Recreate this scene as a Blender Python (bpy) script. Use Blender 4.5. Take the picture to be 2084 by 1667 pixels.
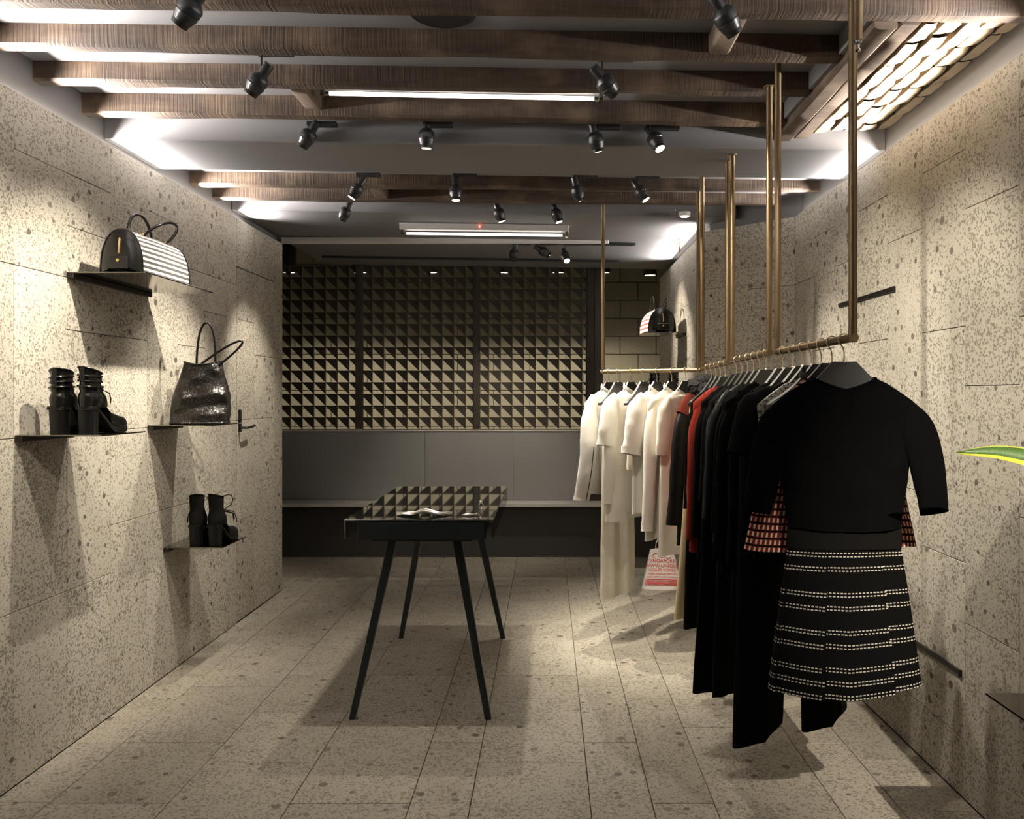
import bpy, bmesh, math, random
from mathutils import Vector, Matrix, Euler, noise as mnoise

for o in list(bpy.data.objects):
    bpy.data.objects.remove(o, do_unlink=True)
SC = bpy.context.scene
COL = SC.collection
rnd = random.Random(11)
PI = math.pi

# ------------------------------------------------------------------ camera, world, exposure
cam_d = bpy.data.cameras.new('camera')
cam_d.sensor_fit = 'HORIZONTAL'
cam_d.sensor_width = 36.0
cam_d.lens = 1600.0 / 2084.0 * 36.0
cam_d.shift_x = -73.0 / 2084.0
cam_d.shift_y = -29.5 / 2084.0
cam_d.clip_start = 0.05
cam = bpy.data.objects.new('camera', cam_d)
COL.objects.link(cam)
cam.location = (0, 0, 1.35)
cam.rotation_euler = (PI / 2, 0, 0)
SC.camera = cam

w = bpy.data.worlds.new('world')
SC.world = w
w.use_nodes = True
bg = w.node_tree.nodes['Background']
bg.inputs[0].default_value = (1.0, 0.93, 0.84, 1)
bg.inputs[1].default_value = 0.006
SC.view_settings.view_transform = 'Standard'
SC.view_settings.look = 'None'
SC.view_settings.gamma = 1.0
SC.view_settings.use_curve_mapping = False
SC.view_settings.exposure = 0.54
SC.cycles.max_bounces = 5
SC.cycles.diffuse_bounces = 3
SC.cycles.glossy_bounces = 3
SC.cycles.transmission_bounces = 2
SC.cycles.adaptive_threshold = 0.025
SC.cycles.sample_clamp_indirect = 6.0

WARM = (1.0, 0.90, 0.745)
COOL = (1.0, 0.955, 0.92)

# large lights of the place: LED strips lying in the groove on top of the stone cladding
def area_light(name, loc, direction, sx, sy, energy, color, spread=PI):
    d = bpy.data.lights.new(name, 'AREA')
    d.shape = 'RECTANGLE'
    d.size = sx
    d.size_y = sy
    d.energy = energy
    d.color = color
    d.spread = spread
    o = bpy.data.objects.new(name, d)
    COL.objects.link(o)
    o.location = loc
    z = -Vector(direction).normalized()
    y = Vector((0, 1, 0)) if abs(z.y) < 0.9 else Vector((1, 0, 0))
    x = y.cross(z).normalized()
    y = z.cross(x)
    o.rotation_euler = Matrix((x, y, z)).transposed().to_euler()
    return o

LED = 22.0
LED_RUNS = [  # x, y0, y1, z, inward direction
    (-1.868, 0.3, 4.85, 2.3978, (0.92, 0, 0.39)),
    (1.418, 0.3, 4.38, 2.3528, (-0.92, 0, 0.39)),
    (0.988, 4.87, 6.1, 2.3528, (-0.92, 0, 0.39)),
]
for i, (lx, y0, y1, lz, dr) in enumerate(LED_RUNS):
    area_light('led_light', (lx, (y0 + y1) / 2, lz), dr, 0.006, y1 - y0, LED * (1.0 if lx < 0 else 0.5) * (y1 - y0), COOL, math.radians(84))

# ------------------------------------------------------------------ tagging helpers
def tag(o, label=None, cat=None, group=None, kind=None):
    if label: o['label'] = label
    if cat: o['category'] = cat
    if group: o['group'] = group
    if kind: o['kind'] = kind
    return o

def thing(name, label, cat, loc=(0, 0, 0), rot=(0, 0, 0), group=None):
    o = bpy.data.objects.new(name, None)
    o.empty_display_size = 0.05
    COL.objects.link(o)
    o.location = loc
    o.rotation_euler = rot
    return tag(o, label, cat, group)

def copy_tree(o, parent=None):
    c = o.copy()
    COL.objects.link(c)
    c.parent = parent
    for ch in list(o.children):
        copy_tree(ch, c)
    return c

# ------------------------------------------------------------------ mesh builder
class MB:
    def __init__(self):
        self.v = []; self.f = []; self.uv = []; self.has_uv = False
    def box(self, x0, x1, y0, y1, z0, z1):
        n = len(self.v)
        self.v += [(x0, y0, z0), (x1, y0, z0), (x1, y1, z0), (x0, y1, z0), (x0, y0, z1), (x1, y0, z1), (x1, y1, z1), (x0, y1, z1)]
        for q in ((0, 3, 2, 1), (4, 5, 6, 7), (0, 1, 5, 4), (1, 2, 6, 5), (2, 3, 7, 6), (3, 0, 4, 7)):
            self.face([n + i for i in q])
        return self
    def cbox(self, c, s, rz=0.0):
        n = len(self.v)
        self.box(-s[0] / 2, s[0] / 2, -s[1] / 2, s[1] / 2, -s[2] / 2, s[2] / 2)
        cs, sn = math.cos(rz), math.sin(rz)
        for i in range(n, len(self.v)):
            x, y, z = self.v[i]
            self.v[i] = (c[0] + x * cs - y * sn, c[1] + x * sn + y * cs, c[2] + z)
        return self
    def face(self, idx, uv=None):
        self.f.append(tuple(idx))
        self.uv.append(uv)
        if uv: self.has_uv = True
    def poly(self, pts):
        n = len(self.v)
        self.v += [tuple(p) for p in pts]
        self.face(range(n, n + len(pts)))
        return self
    def loft(self, rings, closed=True, cap0=False, cap1=False, uv=False):
        n0 = len(self.v)
        m = len(rings[0])
        for r in rings:
            self.v += [tuple(p) for p in r]
        us = None
        if uv:
            us = []
            for r in rings:
                a = [0.0]
                for i in range(1, m + (1 if closed else 0)):
                    a.append(a[-1] + (Vector(r[i % m]) - Vector(r[i - 1])).length)
                us.append(a)
            mean = sum(a[-1] for a in us) / len(us)
            us = [[x * mean / max(a[-1], 1e-6) for x in a] for a in us]
            vs = [0.0]
            for k in range(1, len(rings)):
                vs.append(vs[-1] + sum((Vector(rings[k][i]) - Vector(rings[k - 1][i])).length for i in range(0, m, max(1, m // 6))) / len(range(0, m, max(1, m // 6))))
        for k in range(len(rings) - 1):
            for i in range(m if closed else m - 1):
                j = (i + 1) % m
                q = (n0 + k * m + i, n0 + k * m + j, n0 + (k + 1) * m + j, n0 + (k + 1) * m + i)
                u4 = None
                if uv:
                    u4 = ((us[k][i], vs[k]), (us[k][i + 1], vs[k]), (us[k + 1][i + 1], vs[k + 1]), (us[k + 1][i], vs[k + 1]))
                self.face(q, u4)
        if cap0: self.face([n0 + i for i in range(m)][::-1])
        if cap1: self.face([n0 + (len(rings) - 1) * m + i for i in range(m)])
        return self
    def tube(self, path, r, n=8, caps=True, closed=False, flat=1.0):
        P = [Vector(p) for p in path]
        rings = []
        up = None
        for i, p in enumerate(P):
            if closed:
                t = P[(i + 1) % len(P)] - P[i - 1]
            else:
                t = P[min(i + 1, len(P) - 1)] - P[max(i - 1, 0)]
            t.normalize()
            if up is None:
                up = Vector((0, 0, 1)) if abs(t.z) < 0.9 else Vector((1, 0, 0))
            a = t.cross(up)
            if a.length < 1e-5:
                a = t.orthogonal()
            a.normalize()
            b = a.cross(t).normalized()
            up = b
            rr = r[i] if isinstance(r, (list, tuple)) else r
            rings.append([p + a * math.cos(2 * PI * k / n) * rr + b * math.sin(2 * PI * k / n) * rr * flat for k in range(n)])
        if closed: rings.append(rings[0])
        return self.loft(rings, True, caps and not closed, caps and not closed)
    def lathe(self, prof, n=24, origin=(0, 0, 0), cap=True):
        """prof: list of (r, z) about local z"""
        rings = [[(origin[0] + r * math.cos(2 * PI * k / n), origin[1] + r * math.sin(2 * PI * k / n), origin[2] + z) for k in range(n)] for r, z in prof]
        return self.loft(rings, True, cap, cap)
    def build(self, name, m, parent=None, smooth=False, bevel=0.0, seg=1, loc=None, rot=None, angle=40):
        me = bpy.data.meshes.new(name)
        me.from_pydata(self.v, [], self.f)
        if self.has_uv:
            ul = me.uv_layers.new(name='UVMap')
            li = 0
            for k, fc in enumerate(self.f):
                u4 = self.uv[k]
                for j in range(len(fc)):
                    ul.data[li].uv = u4[j] if u4 else (0, 0)
                    li += 1
        bm = bmesh.new()
        bm.from_mesh(me)
        bmesh.ops.recalc_face_normals(bm, faces=bm.faces)
        if bevel > 0:
            es = [e for e in bm.edges if len(e.link_faces) == 2 and e.calc_face_angle(0) > 0.6]
            bmesh.ops.bevel(bm, geom=es, offset=bevel, segments=seg, affect='EDGES', profile=0.6, clamp_overlap=True)
        if smooth:
            for fc in bm.faces: fc.smooth = True
            for e in bm.edges:
                if len(e.link_faces) == 2 and e.calc_face_angle(0) > math.radians(angle): e.smooth = False
        bm.to_mesh(me)
        bm.free()
        if m is not None: me.materials.append(m)
        o = bpy.data.objects.new(name, me)
        COL.objects.link(o)
        if parent is not None: o.parent = parent
        if loc is not None: o.location = loc
        if rot is not None: o.rotation_euler = rot
        return o

def share(name, src, parent=None, loc=None, rot=None, scale=None):
    o = bpy.data.objects.new(name, src.data)
    COL.objects.link(o)
    if parent is not None: o.parent = parent
    if loc is not None: o.location = loc
    if rot is not None: o.rotation_euler = rot
    if scale is not None: o.scale = scale
    return o

def nz(p, s=1.0):
    return mnoise.noise(Vector(p) * s)

# ------------------------------------------------------------------ materials
def new_mat(name):
    m = bpy.data.materials.new(name)
    m.use_nodes = True
    nt = m.node_tree
    b = nt.nodes['Principled BSDF']
    return m, nt, b

def N(nt, t, **kw):
    n = nt.nodes.new(t)
    for k, v in kw.items():
        if k.startswith('i_'):
            key = k[2:]
            n.inputs[int(key) if key.isdigit() else key].default_value = v
        else:
            setattr(n, k, v)
    return n

def L(nt, a, b): nt.links.new(a, b)

def math_n(nt, op, a, b=None, c=None):
    n = nt.nodes.new('ShaderNodeMath')
    n.operation = op
    for i, s in enumerate((a, b, c)):
        if s is None: continue
        if isinstance(s, (int, float)): n.inputs[i].default_value = s
        else: L(nt, s, n.inputs[i])
    return n.outputs[0]

def mix_c(nt, f, a, b):
    n = nt.nodes.new('ShaderNodeMix')
    n.data_type = 'RGBA'
    if isinstance(f, (int, float)): n.inputs[0].default_value = f
    else: L(nt, f, n.inputs[0])
    for s, i in ((a, 6), (b, 7)):
        if isinstance(s, tuple): n.inputs[i].default_value = (s[0], s[1], s[2], 1)
        else: L(nt, s, n.inputs[i])
    return n.outputs[2]

def plain(name, col, rough=0.5, metal=0.0, spec=0.5, noise=0.0, nscale=30, bump=0.0, bscale=80, sheen=0.0, coat=0.0, ior=None):
    m, nt, b = new_mat(name)
    b.inputs['Base Color'].default_value = (*col, 1)
    b.inputs['Roughness'].default_value = rough
    b.inputs['Metallic'].default_value = metal
    b.inputs['Specular IOR Level'].default_value = spec
    if ior: b.inputs['IOR'].default_value = ior
    if coat: b.inputs['Coat Weight'].default_value = coat
    if sheen:
        b.inputs['Sheen Weight'].default_value = sheen
        b.inputs['Sheen Roughness'].default_value = 0.5
    tc = N(nt, 'ShaderNodeTexCoord')
    if noise > 0:
        nn = N(nt, 'ShaderNodeTexNoise', i_Scale=nscale, i_Detail=4.0)
        L(nt, tc.outputs['Object'], nn.inputs['Vector'])
        lo = tuple(c * (1 - noise) for c in col); hi = tuple(min(1, c * (1 + noise)) for c in col)
        L(nt, mix_c(nt, nn.outputs['Fac'], lo, hi), b.inputs['Base Color'])
    if bump > 0:
        n2 = N(nt, 'ShaderNodeTexNoise', i_Scale=bscale, i_Detail=3.0)
        L(nt, tc.outputs['Object'], n2.inputs['Vector'])
        bp = N(nt, 'ShaderNodeBump', i_Strength=bump, i_Distance=0.003)
        L(nt, n2.outputs['Fac'], bp.inputs['Height'])
        L(nt, bp.outputs['Normal'], b.inputs['Normal'])
    return m

def emit(name, col, strength):
    m, nt, b = new_mat(name)
    b.inputs['Base Color'].default_value = (*col, 1)
    b.inputs['Emission Color'].default_value = (*col, 1)
    b.inputs['Emission Strength'].default_value = strength
    return m

def stone_mat(name, base_hi, base_lo, rough, spec):
    m, nt, b = new_mat(name)
    geo = N(nt, 'ShaderNodeNewGeometry')
    oi = N(nt, 'ShaderNodeObjectInfo')
    off = N(nt, 'ShaderNodeVectorMath', operation='MULTIPLY_ADD')
    cmb = N(nt, 'ShaderNodeCombineXYZ')
    r = oi.outputs['Random']
    L(nt, r, cmb.inputs[0]); L(nt, math_n(nt, 'MULTIPLY', r, 3.7), cmb.inputs[1]); L(nt, math_n(nt, 'MULTIPLY', r, 7.3), cmb.inputs[2])
    L(nt, cmb.outputs[0], off.inputs[0]); off.inputs[1].default_value = (13, 13, 13); L(nt, geo.outputs['Position'], off.inputs[2])
    P = off.outputs[0]
    # gentle clouding of the ground mass
    n1 = N(nt, 'ShaderNodeTexNoise', i_Scale=2.6, i_Detail=3.0, i_Roughness=0.6)
    L(nt, P, n1.inputs['Vector'])
    n2 = N(nt, 'ShaderNodeTexNoise', i_Scale=120.0, i_Detail=1.0)
    L(nt, P, n2.inputs['Vector'])
    g = math_n(nt, 'ADD', math_n(nt, 'MULTIPLY', n1.outputs['Fac'], 0.75), math_n(nt, 'MULTIPLY', n2.outputs['Fac'], 0.5))
    g = math_n(nt, 'ADD', g, math_n(nt, 'MULTIPLY', math_n(nt, 'SUBTRACT', r, 0.5), 0.35))
    g = math_n(nt, 'SUBTRACT', g, 0.12)
    ground = mix_c(nt, g, base_lo, base_hi)
    # warp for irregular flecks
    nw = N(nt, 'ShaderNodeTexNoise', i_Scale=55.0, i_Detail=1.0)
    L(nt, P, nw.inputs['Vector'])
    wv = N(nt, 'ShaderNodeVectorMath', operation='MULTIPLY_ADD')
    L(nt, nw.outputs['Color'], wv.inputs[0]); wv.inputs[1].default_value = (0.014, 0.014, 0.014); L(nt, P, wv.inputs[2])
    v1 = N(nt, 'ShaderNodeTexVoronoi', i_Scale=118.0)
    L(nt, wv.outputs[0], v1.inputs['Vector'])
    sep = N(nt, 'ShaderNodeSeparateColor')
    L(nt, v1.outputs['Color'], sep.inputs[0])
    nd = N(nt, 'ShaderNodeTexNoise', i_Scale=7.0, i_Detail=2.0)
    L(nt, P, nd.inputs['Vector'])
    thr = math_n(nt, 'MULTIPLY', sep.outputs[0], math_n(nt, 'MULTIPLY_ADD', nd.outputs['Fac'], 0.80, 0.30))
    small = N(nt, 'ShaderNodeMapRange', interpolation_type='SMOOTHSTEP')
    L(nt, math_n(nt, 'SUBTRACT', thr, v1.outputs['Distance']), small.inputs['Value'])
    small.inputs['From Min'].default_value = -0.10; small.inputs['From Max'].default_value = 0.12
    # bigger pebbles
    wv2 = N(nt, 'ShaderNodeVectorMath', operation='MULTIPLY_ADD')
    L(nt, nw.outputs['Color'], wv2.inputs[0]); wv2.inputs[1].default_value = (0.008, 0.008, 0.008); L(nt, P, wv2.inputs[2])
    v2 = N(nt, 'ShaderNodeTexVoronoi', i_Scale=16.0)
    L(nt, wv2.outputs[0], v2.inputs['Vector'])
    sep2 = N(nt, 'ShaderNodeSeparateColor')
    L(nt, v2.outputs['Color'], sep2.inputs[0])
    thr2 = math_n(nt, 'MULTIPLY_ADD', sep2.outputs[0], 0.31, -0.045)
    big = N(nt, 'ShaderNodeMapRange', interpolation_type='SMOOTHSTEP')
    L(nt, math_n(nt, 'SUBTRACT', thr2, v2.outputs['Distance']), big.inputs['Value'])
    big.inputs['From Min'].default_value = -0.01; big.inputs['From Max'].default_value = 0.03
    c1 = mix_c(nt, math_n(nt, 'MULTIPLY', small.outputs['Result'], 0.68), ground, (0.125, 0.105, 0.08))
    pebble = mix_c(nt, sep2.outputs[1], (0.065, 0.057, 0.046), (0.17, 0.15, 0.122))
    c2 = mix_c(nt, math_n(nt, 'MULTIPLY', big.outputs['Result'], 0.9), c1, pebble)
    L(nt, c2, b.inputs['Base Color'])
    b.inputs['Roughness'].default_value = rough
    b.inputs['Specular IOR Level'].default_value = spec
    bp = N(nt, 'ShaderNodeBump', i_Strength=0.35, i_Distance=0.0015)
    h = n2.outputs['Fac']
    L(nt, h, bp.inputs['Height']); L(nt, bp.outputs['Normal'], b.inputs['Normal'])
    return m

def wood_mat(name, dark, mid, light, axis='x'):
    m, nt, b = new_mat(name)
    tc = N(nt, 'ShaderNodeTexCoord')
    oi = N(nt, 'ShaderNodeObjectInfo')
    mp = N(nt, 'ShaderNodeMapping')
    L(nt, tc.outputs['Object'], mp.inputs['Vector'])
    cb = N(nt, 'ShaderNodeCombineXYZ'); L(nt, math_n(nt, 'MULTIPLY', oi.outputs['Random'], 31.0), cb.inputs[1])
    L(nt, cb.outputs[0], mp.inputs['Location'])
    long_s = (1.4, 10.0, 10.0) if axis == 'x' else (10.0, 1.4, 10.0)
    mp2 = N(nt, 'ShaderNodeVectorMath', operation='MULTIPLY'); L(nt, mp.outputs[0], mp2.inputs[0]); mp2.inputs[1].default_value = long_s
    n1 = N(nt, 'ShaderNodeTexNoise', i_Scale=2.2, i_Detail=7.0, i_Roughness=0.65, i_Distortion=0.4); L(nt, mp2.outputs[0], n1.inputs['Vector'])
    saw_s = (120.0, 5.0, 5.0) if axis == 'x' else (5.0, 120.0, 5.0)
    mp3 = N(nt, 'ShaderNodeVectorMath', operation='MULTIPLY'); L(nt, mp.outputs[0], mp3.inputs[0]); mp3.inputs[1].default_value = saw_s
    n2 = N(nt, 'ShaderNodeTexNoise', i_Scale=1.0, i_Detail=2.0); L(nt, mp3.outputs[0], n2.inputs['Vector'])
    n3 = N(nt, 'ShaderNodeTexNoise', i_Scale=5.0, i_Detail=4.0); L(nt, mp.outputs[0], n3.inputs['Vector'])
    f1 = N(nt, 'ShaderNodeMapRange'); L(nt, n1.outputs['Fac'], f1.inputs['Value']); f1.inputs['From Min'].default_value = 0.25; f1.inputs['From Max'].default_value = 0.85
    f3 = N(nt, 'ShaderNodeMapRange'); L(nt, n3.outputs['Fac'], f3.inputs['Value']); f3.inputs['From Min'].default_value = 0.5; f3.inputs['From Max'].default_value = 0.78
    f2 = N(nt, 'ShaderNodeMapRange'); L(nt, n2.outputs['Fac'], f2.inputs['Value']); f2.inputs['From Min'].default_value = 0.48; f2.inputs['From Max'].default_value = 0.75
    c = mix_c(nt, f1.outputs[0], dark, mid)
    c = mix_c(nt, math_n(nt, 'MULTIPLY', f3.outputs[0], 0.7), c, light)
    c = mix_c(nt, math_n(nt, 'MULTIPLY', f2.outputs[0], 0.22), c, tuple(min(1, q * 1.5) for q in mid))
    L(nt, c, b.inputs['Base Color'])
    b.inputs['Roughness'].default_value = 0.72
    b.inputs['Specular IOR Level'].default_value = 0.35
    bp = N(nt, 'ShaderNodeBump', i_Strength=0.7, i_Distance=0.004)
    L(nt, math_n(nt, 'ADD', math_n(nt, 'MULTIPLY', n1.outputs['Fac'], 0.6), math_n(nt, 'MULTIPLY', n2.outputs['Fac'], 0.8)), bp.inputs['Height'])
    L(nt, bp.outputs['Normal'], b.inputs['Normal'])
    return m

def fabric(name, col, rough=0.9, weave=900.0, bump=0.25, sheen=0.15, var=0.12, spec=0.15):
    m, nt, b = new_mat(name)
    tc = N(nt, 'ShaderNodeTexCoord')
    n1 = N(nt, 'ShaderNodeTexNoise', i_Scale=weave, i_Detail=1.0); L(nt, tc.outputs['Object'], n1.inputs['Vector'])
    n2 = N(nt, 'ShaderNodeTexNoise', i_Scale=9.0, i_Detail=4.0); L(nt, tc.outputs['Object'], n2.inputs['Vector'])
    f = math_n(nt, 'ADD', math_n(nt, 'MULTIPLY', n1.outputs['Fac'], 0.5), math_n(nt, 'MULTIPLY', n2.outputs['Fac'], 0.5))
    L(nt, mix_c(nt, f, tuple(c * (1 - var) for c in col), tuple(min(1, c * (1 + var)) for c in col)), b.inputs['Base Color'])
    b.inputs['Roughness'].default_value = rough
    b.inputs['Specular IOR Level'].default_value = spec
    b.inputs['Sheen Weight'].default_value = sheen
    bp = N(nt, 'ShaderNodeBump', i_Strength=bump, i_Distance=0.007)
    L(nt, n2.outputs['Fac'], bp.inputs['Height']); L(nt, bp.outputs['Normal'], b.inputs['Normal'])
    return m

def uv_xy(nt):
    u = N(nt, 'ShaderNodeUVMap'); u.uv_map = 'UVMap'
    s = N(nt, 'ShaderNodeSeparateXYZ'); L(nt, u.outputs[0], s.inputs[0])
    return s.outputs[0], s.outputs[1]

def tweed_mat(name):
    """red and black check with rows of white stitches"""
    m, nt, b = new_mat(name)
    u, v = uv_xy(nt)
    du = math_n(nt, 'ABSOLUTE', math_n(nt, 'SUBTRACT', math_n(nt, 'FRACT', math_n(nt, 'DIVIDE', u, 0.0105)), 0.5))
    fv = math_n(nt, 'FRACT', math_n(nt, 'DIVIDE', v, 0.0205))
    dv = math_n(nt, 'ABSOLUTE', math_n(nt, 'SUBTRACT', fv, 0.5))
    white = math_n(nt, 'MULTIPLY', math_n(nt, 'LESS_THAN', du, 0.2), math_n(nt, 'LESS_THAN', dv, 0.3))
    black = math_n(nt, 'GREATER_THAN', dv, 0.38)
    c = mix_c(nt, black, (0.16, 0.018, 0.010), (0.006, 0.005, 0.006))
    c = mix_c(nt, white, c, (0.62, 0.52, 0.42))
    L(nt, c, b.inputs['Base Color'])
    b.inputs['Roughness'].default_value = 0.95
    b.inputs['Specular IOR Level'].default_value = 0.1
    return m

def stripe_mat(name, light, dark, pv, duty, pu=0.0, gap=0.0):
    m, nt, b = new_mat(name)
    u, v = uv_xy(nt)
    fv = math_n(nt, 'FRACT', math_n(nt, 'DIVIDE', v, pv))
    band = math_n(nt, 'LESS_THAN', fv, duty)
    c = mix_c(nt, band, light, dark)
    if pu:
        fu = math_n(nt, 'FRACT', math_n(nt, 'DIVIDE', u, pu))
        line = math_n(nt, 'LESS_THAN', fu, gap)
        c = mix_c(nt, math_n(nt, 'MULTIPLY', line, 0.45), c, tuple((a + d) / 2 for a, d in zip(light, dark)))
    L(nt, c, b.inputs['Base Color'])
    b.inputs['Roughness'].default_value = 0.7
    return m

M = {}
M['stone'] = stone_mat('stone_cladding', (0.575, 0.538, 0.462), (0.385, 0.356, 0.296), 0.8, 0.25)
M['stone_floor'] = stone_mat('stone_floor', (0.435, 0.40, 0.335), (0.295, 0.267, 0.218), 0.55, 0.35)
M['joint'] = plain('mortar_joint', (0.10, 0.085, 0.065), 0.95, noise=0.2)
M['paint'] = plain('grey_white_paint', (0.165, 0.158, 0.158), 0.7, noise=0.05, nscale=4, bump=0.1, bscale=12)
M['paint_dark'] = plain('dark_ceiling_paint', (0.10, 0.095, 0.085), 0.8, noise=0.08, nscale=5)
M['beam'] = wood_mat('rough_sawn_beam', (0.018, 0.011, 0.007), (0.085, 0.054, 0.034), (0.20, 0.135, 0.085))
M['beam_y'] = wood_mat('rough_sawn_trimmer', (0.05, 0.035, 0.025), (0.16, 0.115, 0.08), (0.30, 0.23, 0.16), axis='y')
M['brick'] = plain('old_pale_brick', (0.22, 0.165, 0.10), 0.9, noise=0.35, nscale=18, bump=0.8, bscale=30)
M['mortar'] = plain('crumbly_mortar', (0.20, 0.155, 0.10), 0.95, noise=0.3, nscale=25, bump=0.8, bscale=40)
M['block'] = plain('concrete_block', (0.34, 0.315, 0.25), 0.9, noise=0.18, nscale=40, bump=0.4, bscale=120)
M['block_joint'] = plain('block_mortar', (0.22, 0.20, 0.155), 0.95, noise=0.15)
M['brass'] = plain('aged_brass', (0.23, 0.165, 0.095), 0.42, metal=1.0, noise=0.15, nscale=14)
M['gold'] = plain('polished_gold', (0.85, 0.62, 0.28), 0.22, metal=1.0)
M['champagne'] = plain('champagne_wire', (0.78, 0.66, 0.48), 0.28, metal=1.0)
M['black_metal'] = plain('black_enamel', (0.018, 0.018, 0.019), 0.32, noise=0.1, spec=0.6)
M['table_paint'] = plain('blue_black_lacquer', (0.014, 0.019, 0.021), 0.38, noise=0.1)
M['steel'] = plain('polished_steel', (0.50, 0.48, 0.45), 0.10, metal=1.0, noise=0.06, nscale=8)
M['shelf_plate'] = plain('dark_polished_bronze', (0.26, 0.24, 0.215), 0.11, metal=1.0, noise=0.06, nscale=8)
M['steel_dark'] = plain('dark_bronze_channel', (0.03, 0.026, 0.022), 0.4, metal=0.6, noise=0.1)
M['glass_top'] = plain('dark_glass', (0.010, 0.012, 0.012), 0.03, spec=0.9, ior=3.6, noise=0.05)
M['screen'] = plain('bronze_lattice', (0.030, 0.023, 0.015), 0.6, noise=0.15, nscale=12)
M['screen_bar'] = plain('bronze_lattice_edge', (0.085, 0.06, 0.03), 0.5, noise=0.15, nscale=12)
M['post'] = plain('bronze_post', (0.045, 0.036, 0.026), 0.5, noise=0.12, nscale=8)
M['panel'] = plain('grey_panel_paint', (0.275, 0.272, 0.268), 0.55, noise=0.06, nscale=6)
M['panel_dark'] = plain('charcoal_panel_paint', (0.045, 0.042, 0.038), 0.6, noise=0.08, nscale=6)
M['bench'] = plain('pale_bench_top', (0.62, 0.60, 0.56), 0.5, noise=0.06, nscale=9)
M['hanger'] = plain('black_hanger', (0.006, 0.0055, 0.005), 0.45, noise=0.1, spec=0.55)
M['leather'] = plain('black_leather', (0.006, 0.0055, 0.005), 0.2, noise=0.2, nscale=40, bump=0.12, bscale=160, spec=0.45)
M['suede'] = fabric('black_suede', (0.006, 0.0055, 0.005), sheen=0.0)
M['rubber'] = plain('black_rubber', (0.005, 0.005, 0.005), 0.35, noise=0.1, spec=0.4)
M['black_knit'] = fabric('black_knit', (0.0022, 0.0020, 0.0023), sheen=0.0, spec=0.05)
M['black_wool'] = fabric('black_wool', (0.0028, 0.0026, 0.0026), sheen=0.0, spec=0.08)
M['charcoal_wool'] = fabric('charcoal_wool', (0.006, 0.0056, 0.0052), sheen=0.0, spec=0.08)
M['black_shine'] = fabric('black_coated_cloth', (0.005, 0.005, 0.005), rough=0.45, sheen=0.0, bump=0.6, spec=0.4)
M['red_wool'] = fabric('red_wool', (0.24, 0.022, 0.011), sheen=0.1)
M['rust_wool'] = fabric('rust_wool', (0.17, 0.030, 0.018), sheen=0.1)
M['white_cloth'] = fabric('white_cotton', (0.80, 0.765, 0.69), rough=0.85, bump=0.95, var=0.05)
M['ivory_cloth'] = fabric('ivory_cotton', (0.76, 0.70, 0.59), rough=0.85, bump=0.8, var=0.05)
M['greywhite_cloth'] = fabric('pale_grey_leather', (0.60, 0.58, 0.545), rough=0.6, bump=1.0, var=0.06, spec=0.3)
M['cream_cloth'] = fabric('cream_wool', (0.66, 0.52, 0.30), rough=0.9, bump=0.3, var=0.05)
M['brown_cloth'] = fabric('brown_satin', (0.045, 0.036, 0.030), rough=0.5, spec=0.3)
M['tweed'] = tweed_mat('red_white_tweed')
M['bag_bw'] = stripe_mat('black_white_woven_stripe', (0.55, 0.515, 0.48), (0.018, 0.017, 0.018), 0.0205, 0.54, 0.0062, 0.3)
M['bag_rw'] = stripe_mat('red_white_stripe', (0.85, 0.78, 0.72), (0.30, 0.07, 0.045), 0.03, 0.45)
M['paper'] = plain('white_tote_cloth', (0.74, 0.68, 0.64), 0.85, noise=0.05, nscale=20, bump=0.4, bscale=20)
M['print_red'] = plain('red_print', (0.62, 0.055, 0.05), 0.85, noise=0.1, nscale=60)
M['tag_card'] = plain('tan_swing_tag', (0.42, 0.34, 0.22), 0.8, noise=0.1)
M['stitch'] = plain('white_stitching', (0.46, 0.42, 0.36), 0.9, noise=0.1)
M['tube'] = emit('fluorescent_tube', (1.0, 0.97, 0.92), 3.2)
M['lens'] = emit('lamp_lens', (1.0, 0.86, 0.64), 14.0)
M['lens_dim'] = emit('lamp_lens_edge', (1.0, 0.86, 0.64), 6.0)
M['led'] = emit('led_tape', (1.0, 0.95, 0.90), 8.0)
M['red_dot'] = emit('red_indicator', (1.0, 0.06, 0.03), 12.0)
M['white_metal'] = plain('white_enamel', (0.55, 0.53, 0.51), 0.45, noise=0.04)
M['leaf'] = None

# ================================================================== THE SETTING
XL, XR, XR2 = -1.84, 1.39, 0.96          # faces of the stone cladding
TILT = 0.0148                            # the old ceiling falls a little to the right
def zt(x, zl): return zl - TILT * (x + 1.84)

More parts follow.
